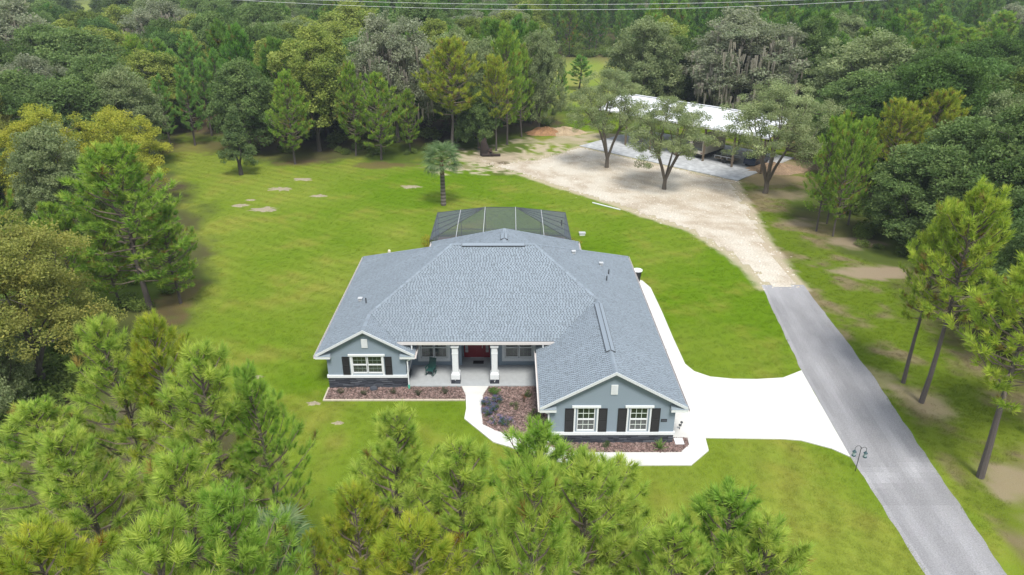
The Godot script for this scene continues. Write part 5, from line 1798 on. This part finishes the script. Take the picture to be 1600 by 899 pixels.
func scatter() -> void:
	var spots := []
	var z := -26.0
	while z > -430.0:
		var step := 7.0 if z > -150 else (8.5 if z > -220 else 10.5)
		var x := -0.82 * absf(z) - 16.0
		while x < 0.82 * absf(z) + 16.0:
			var p := Vector2(x + rng.randf_range(-0.35, 0.35) * step, z + rng.randf_range(-0.35, 0.35) * step)
			x += step
			if p.y > -64 and absf(p.x) < 31: continue
			if p.x > -60 and p.x < -20 and p.y > -97: continue
			if p.x < -33 and p.y > -50 and p.x > -46: continue
			if Geometry2D.is_point_in_polygon(p, lawn) or near_edge(p, lawn) > -3.0 and p.y > -118: continue
			var bad := false
			for f in fields:
				if near_edge(p, f[0]) > -3.0: bad = true
			# the open lane of sight towards the far pasture
			if p.y < -200 and p.x / p.y > 0.53 and p.x / p.y < 0.588: bad = true
			if p.x > 5 and p.x < 22 and p.y > -150 and p.y < -120: bad = true
			if absf(p.x - 29.5) < 16 and absf(p.y + 112) < 16: bad = true
			if p.x > 31 and p.x < 48 and p.y > -104 and p.y < -86: bad = true
			if p.x > 84 and p.x < 100 and p.y > -150 and p.y < -128: bad = true
			for t in taken:
				if absf(t.x - p.x) < 14 and absf(t.y - p.y) < 14 and Vector2(t.x, t.y).distance_to(p) < t.z * 0.75 + 1.8: bad = true
			if bad or is_hard(p): continue
			spots.append(p)
		z -= step
	spots.sort_custom(func(a, b): return a.length_squared() < b.length_squared())
	var n_oak := 0
	var n_pine := 0
	var far_oak := []
	var far_pine := []
	var far_tint := [[], []]
	for p in spots:
		var mix := lumps.get_noise_2d(p.x * 0.35 + 200, p.y * 0.35) + (0.35 if p.x > 40 and p.y < -150 else 0.0) + (0.25 if p.y < -190 and p.x > -60 else 0.0) - (0.35 if p.x < -60 else 0.0)
		var h := rng.randf_range(12.5, 18.5)
		var side := "left of the lawn" if p.x < -45 and p.y > -115 else ("right of the lane" if p.x > 35 and p.y > -115 else ("behind the lawn" if p.y > -190 else "far behind the lawn"))
		var b: float = p.x / absf(p.y)
		var sector := "at the far left edge"
		for q in [[-0.62, "behind the yellow trees"], [-0.5, "towards the far pasture"], [-0.4, "beyond the young pine stand"], [-0.3, "beyond the round grey oak"], [-0.2, "beyond the tall yellow-green oak"], [-0.1, "beyond the mossy oak"], [-0.02, "beyond the lawn's palm"], [0.08, "beyond the dirt pile"], [0.18, "beyond the far field"], [0.28, "beyond the metal barn"], [0.38, "beyond the huge mossy oak"], [0.48, "beyond the wide pale oak"], [0.58, "above the dark thicket"], [0.68, "at the far right edge"]]:
			if b > q[0]: sector = q[1]
		var rank: String = ["front", "second", "third", "fourth", "fifth", "sixth", "seventh", "eighth", "ninth", "rearmost"][clampi(int((p.length() - 100.0) / 14.0), 0, 9)]
		var shape: String = "tall " if h > 16.5 else ("low " if h < 14.0 else "")
		var where := "in the woods' %s rank, %s" % [rank, sector]
		var tint: String = ["leaf", "leaf_dark", "leaf_deep", "leaf_dark", "leaf_cool", "leaf_warm"][rng.randi() % 6]
		if mix > 0.08:
			if n_pine < 225:
				n_pine += 1
				tree("fpine", p.x, p.y, h, rng.randf_range(6.0, 9.0), "%s%spine %s" % [shape, TINT_WORD[tint], where], "woodland pines %s" % side, tint)
			else:
				far_pine.append(Transform3D(Basis(Vector3.UP, rng.randf() * TAU) * Basis.from_scale(Vector3.ONE * h / 15.0), Vector3(p.x, 0, p.y)))
				var k := rng.randf_range(0.5, 0.9)
				far_tint[1].append(Color(k, k, k))
		elif n_oak < 235:
			n_oak += 1
			var kind: String = ["oak", "oak", "oak", "oak", "yoak", "moss", "sage"][rng.randi() % 7]
			if p.y > -112: kind = "oak"
			tree(kind, p.x, p.y, h * 0.95, rng.randf_range(10.0, 14.5), "%s%s %s" % [shape, {"oak": TINT_WORD[tint] + "oak", "yoak": "olive oak", "moss": "oak hung with grey moss", "sage": "pale oak"}[kind], where], "woodland %s %s" % [{"oak": "dark oaks", "yoak": "olive oaks", "moss": "mossy oaks", "sage": "pale oaks"}[kind], side], tint if kind == "oak" else "leaf")
		else:
			far_oak.append(Transform3D(Basis(Vector3.UP, rng.randf() * TAU) * Basis.from_scale(Vector3.ONE * h / 13.0), Vector3(p.x, 0, p.y)))
			var k := rng.randf_range(0.55, 1.1)
			far_tint[0].append(Color(k, k, k * 0.95))
	# low growth that fills the wood's floor
	var low := []
	var low_tint := []
	for i in 3400:
		var zz := -24.0 - 250.0 * rng.randf()
		var xx := rng.randf_range(-0.8, 0.8) * (absf(zz) + 14)
		var p := Vector2(xx, zz)
		var d := near_edge(p, lawn)
		if d > -2.0 or is_hard(p, 1.0) or (zz > -64 and absf(xx) < 31): continue
		if xx > -6 and xx < 50 and zz < -84 and zz > -130: continue
		var skip := false
		for f in fields:
			if near_edge(p, f[0]) > -1.5: skip = true
		if skip: continue
		var s := rng.randf_range(0.6, 1.7) * clampf(-d / 8.0, 0.45, 1.0)
		low.append(Transform3D(Basis(Vector3.UP, rng.randf() * TAU) * Basis.from_scale(Vector3(s * 1.3, s, s * 1.3)), Vector3(xx, -0.1, zz)))
		var k := rng.randf_range(0.6, 1.1)
		low_tint.append(Color(k, k, k * 0.9))
	var bush := Geo.new()
	for i in 15:
		var q := random_dir()
		bush.add(clump_shapes[i % clump_shapes.size()], Transform3D(upright(Vector3.UP) * Basis.from_scale(Vector3.ONE * rng.randf_range(0.45, 0.75)), Vector3(q.x * 0.8, 0.35 + absf(q.y) * 0.9, q.z * 0.8)), mixed(Color(0.11, 0.17, 0.045), Color(0.25, 0.32, 0.09)))
	var under := copies("undergrowth", bush.mesh(), M.leaf, low, low_tint, self)
	tag(under, "low dark undergrowth filling the floor of the woods", "undergrowth")
	# the rest reads as one mass
	for i in 1500:
		var zz := -430.0 - 700.0 * rng.randf()
		var xx := rng.randf_range(-0.95, 0.95) * absf(zz)
		if xx / zz > 0.53 and xx / zz < 0.588 and zz > -540: continue
		var s := rng.randf_range(0.95, 1.5)
		far_oak.append(Transform3D(Basis(Vector3.UP, rng.randf() * TAU) * Basis.from_scale(Vector3(s * 1.3, s, s * 1.3)), Vector3(xx, 0, zz)))
		var k := rng.randf_range(0.55, 1.0)
		far_tint[0].append(Color(k, k, k))
	var o := thing("distant_woods", "far woodland reaching to the horizon behind all other trees", "woods")
	o.set_meta("kind", "stuff")
	copies("oak_crowns", models.oak[0].crown, M.leaf, far_oak, far_tint[0], o)
	copies("pine_crowns", models.fpine[0].crown, M.leaf, far_pine, far_tint[1], o)
	print("individual oaks %d pines %d, massed %d" % [n_oak, n_pine, far_oak.size() + far_pine.size()])

func _ready() -> void:
	rng.seed = 20240917
	var cam := Camera3D.new()
	cam.name = "camera"
	cam.position = Vector3(0, 28, 0)
	cam.rotation = Vector3(-0.43552, -0.0027, 0)
	cam.fov = 44.11
	cam.far = 4000.0
	cam.near = 0.1
	add_child(cam, true)
	cam.current = true
	var we := WorldEnvironment.new()
	we.name = "world"
	var env := Environment.new()
	env.background_mode = Environment.BG_SKY
	var sky_m := ProceduralSkyMaterial.new()
	sky_m.sky_top_color = Color(0.90, 0.94, 1.0)
	sky_m.sky_horizon_color = Color(0.95, 0.97, 1.0)
	sky_m.ground_bottom_color = Color(0.3, 0.33, 0.25)
	sky_m.ground_horizon_color = Color(0.6, 0.64, 0.62)
	sky_m.sun_angle_max = 1.0
	sky_m.sky_energy_multiplier = 0.67
	var sky := Sky.new()
	sky.sky_material = sky_m
	env.sky = sky
	env.tonemap_mode = Environment.TONE_MAPPER_LINEAR
	env.tonemap_exposure = 3.2
	env.sdfgi_enabled = true
	env.ssao_enabled = true
	env.ssil_enabled = true
	env.fog_enabled = true
	env.fog_density = 0.0002
	env.fog_light_color = Color(0.86, 0.91, 0.97)
	we.environment = env
	add_child(we, true)
	var sun := DirectionalLight3D.new()
	sun.name = "sun"
	sun.light_energy = 0.5
	sun.light_angular_distance = 16.0
	sun.light_color = Color(1.0, 0.985, 0.95)
	sun.shadow_enabled = true
	sun.rotation_degrees = Vector3(-60, 12, 0)
	add_child(sun, true)
	make_materials()
	M.edge = mat(0.42, 0.37, 0.29, 0.9)
	M.teal = mat(0.015, 0.05, 0.058, 0.4)
	M.feeder_glass = mat(0.3, 0.37, 0.38, 0.1)
	M.hose = mat(0.02, 0.33, 0.26, 0.5)
	var t0 := Time.get_ticks_msec()
	build_ground()
	print("ground ", Time.get_ticks_msec() - t0)
	build_house()
	build_cage()
	build_barn()
	print("house ", Time.get_ticks_msec() - t0)
	make_models()
	print("models ", Time.get_ticks_msec() - t0)
	build_woods()
	print("woods ", Time.get_ticks_msec() - t0)
	build_plants()
	build_small()
	print("all ", Time.get_ticks_msec() - t0)
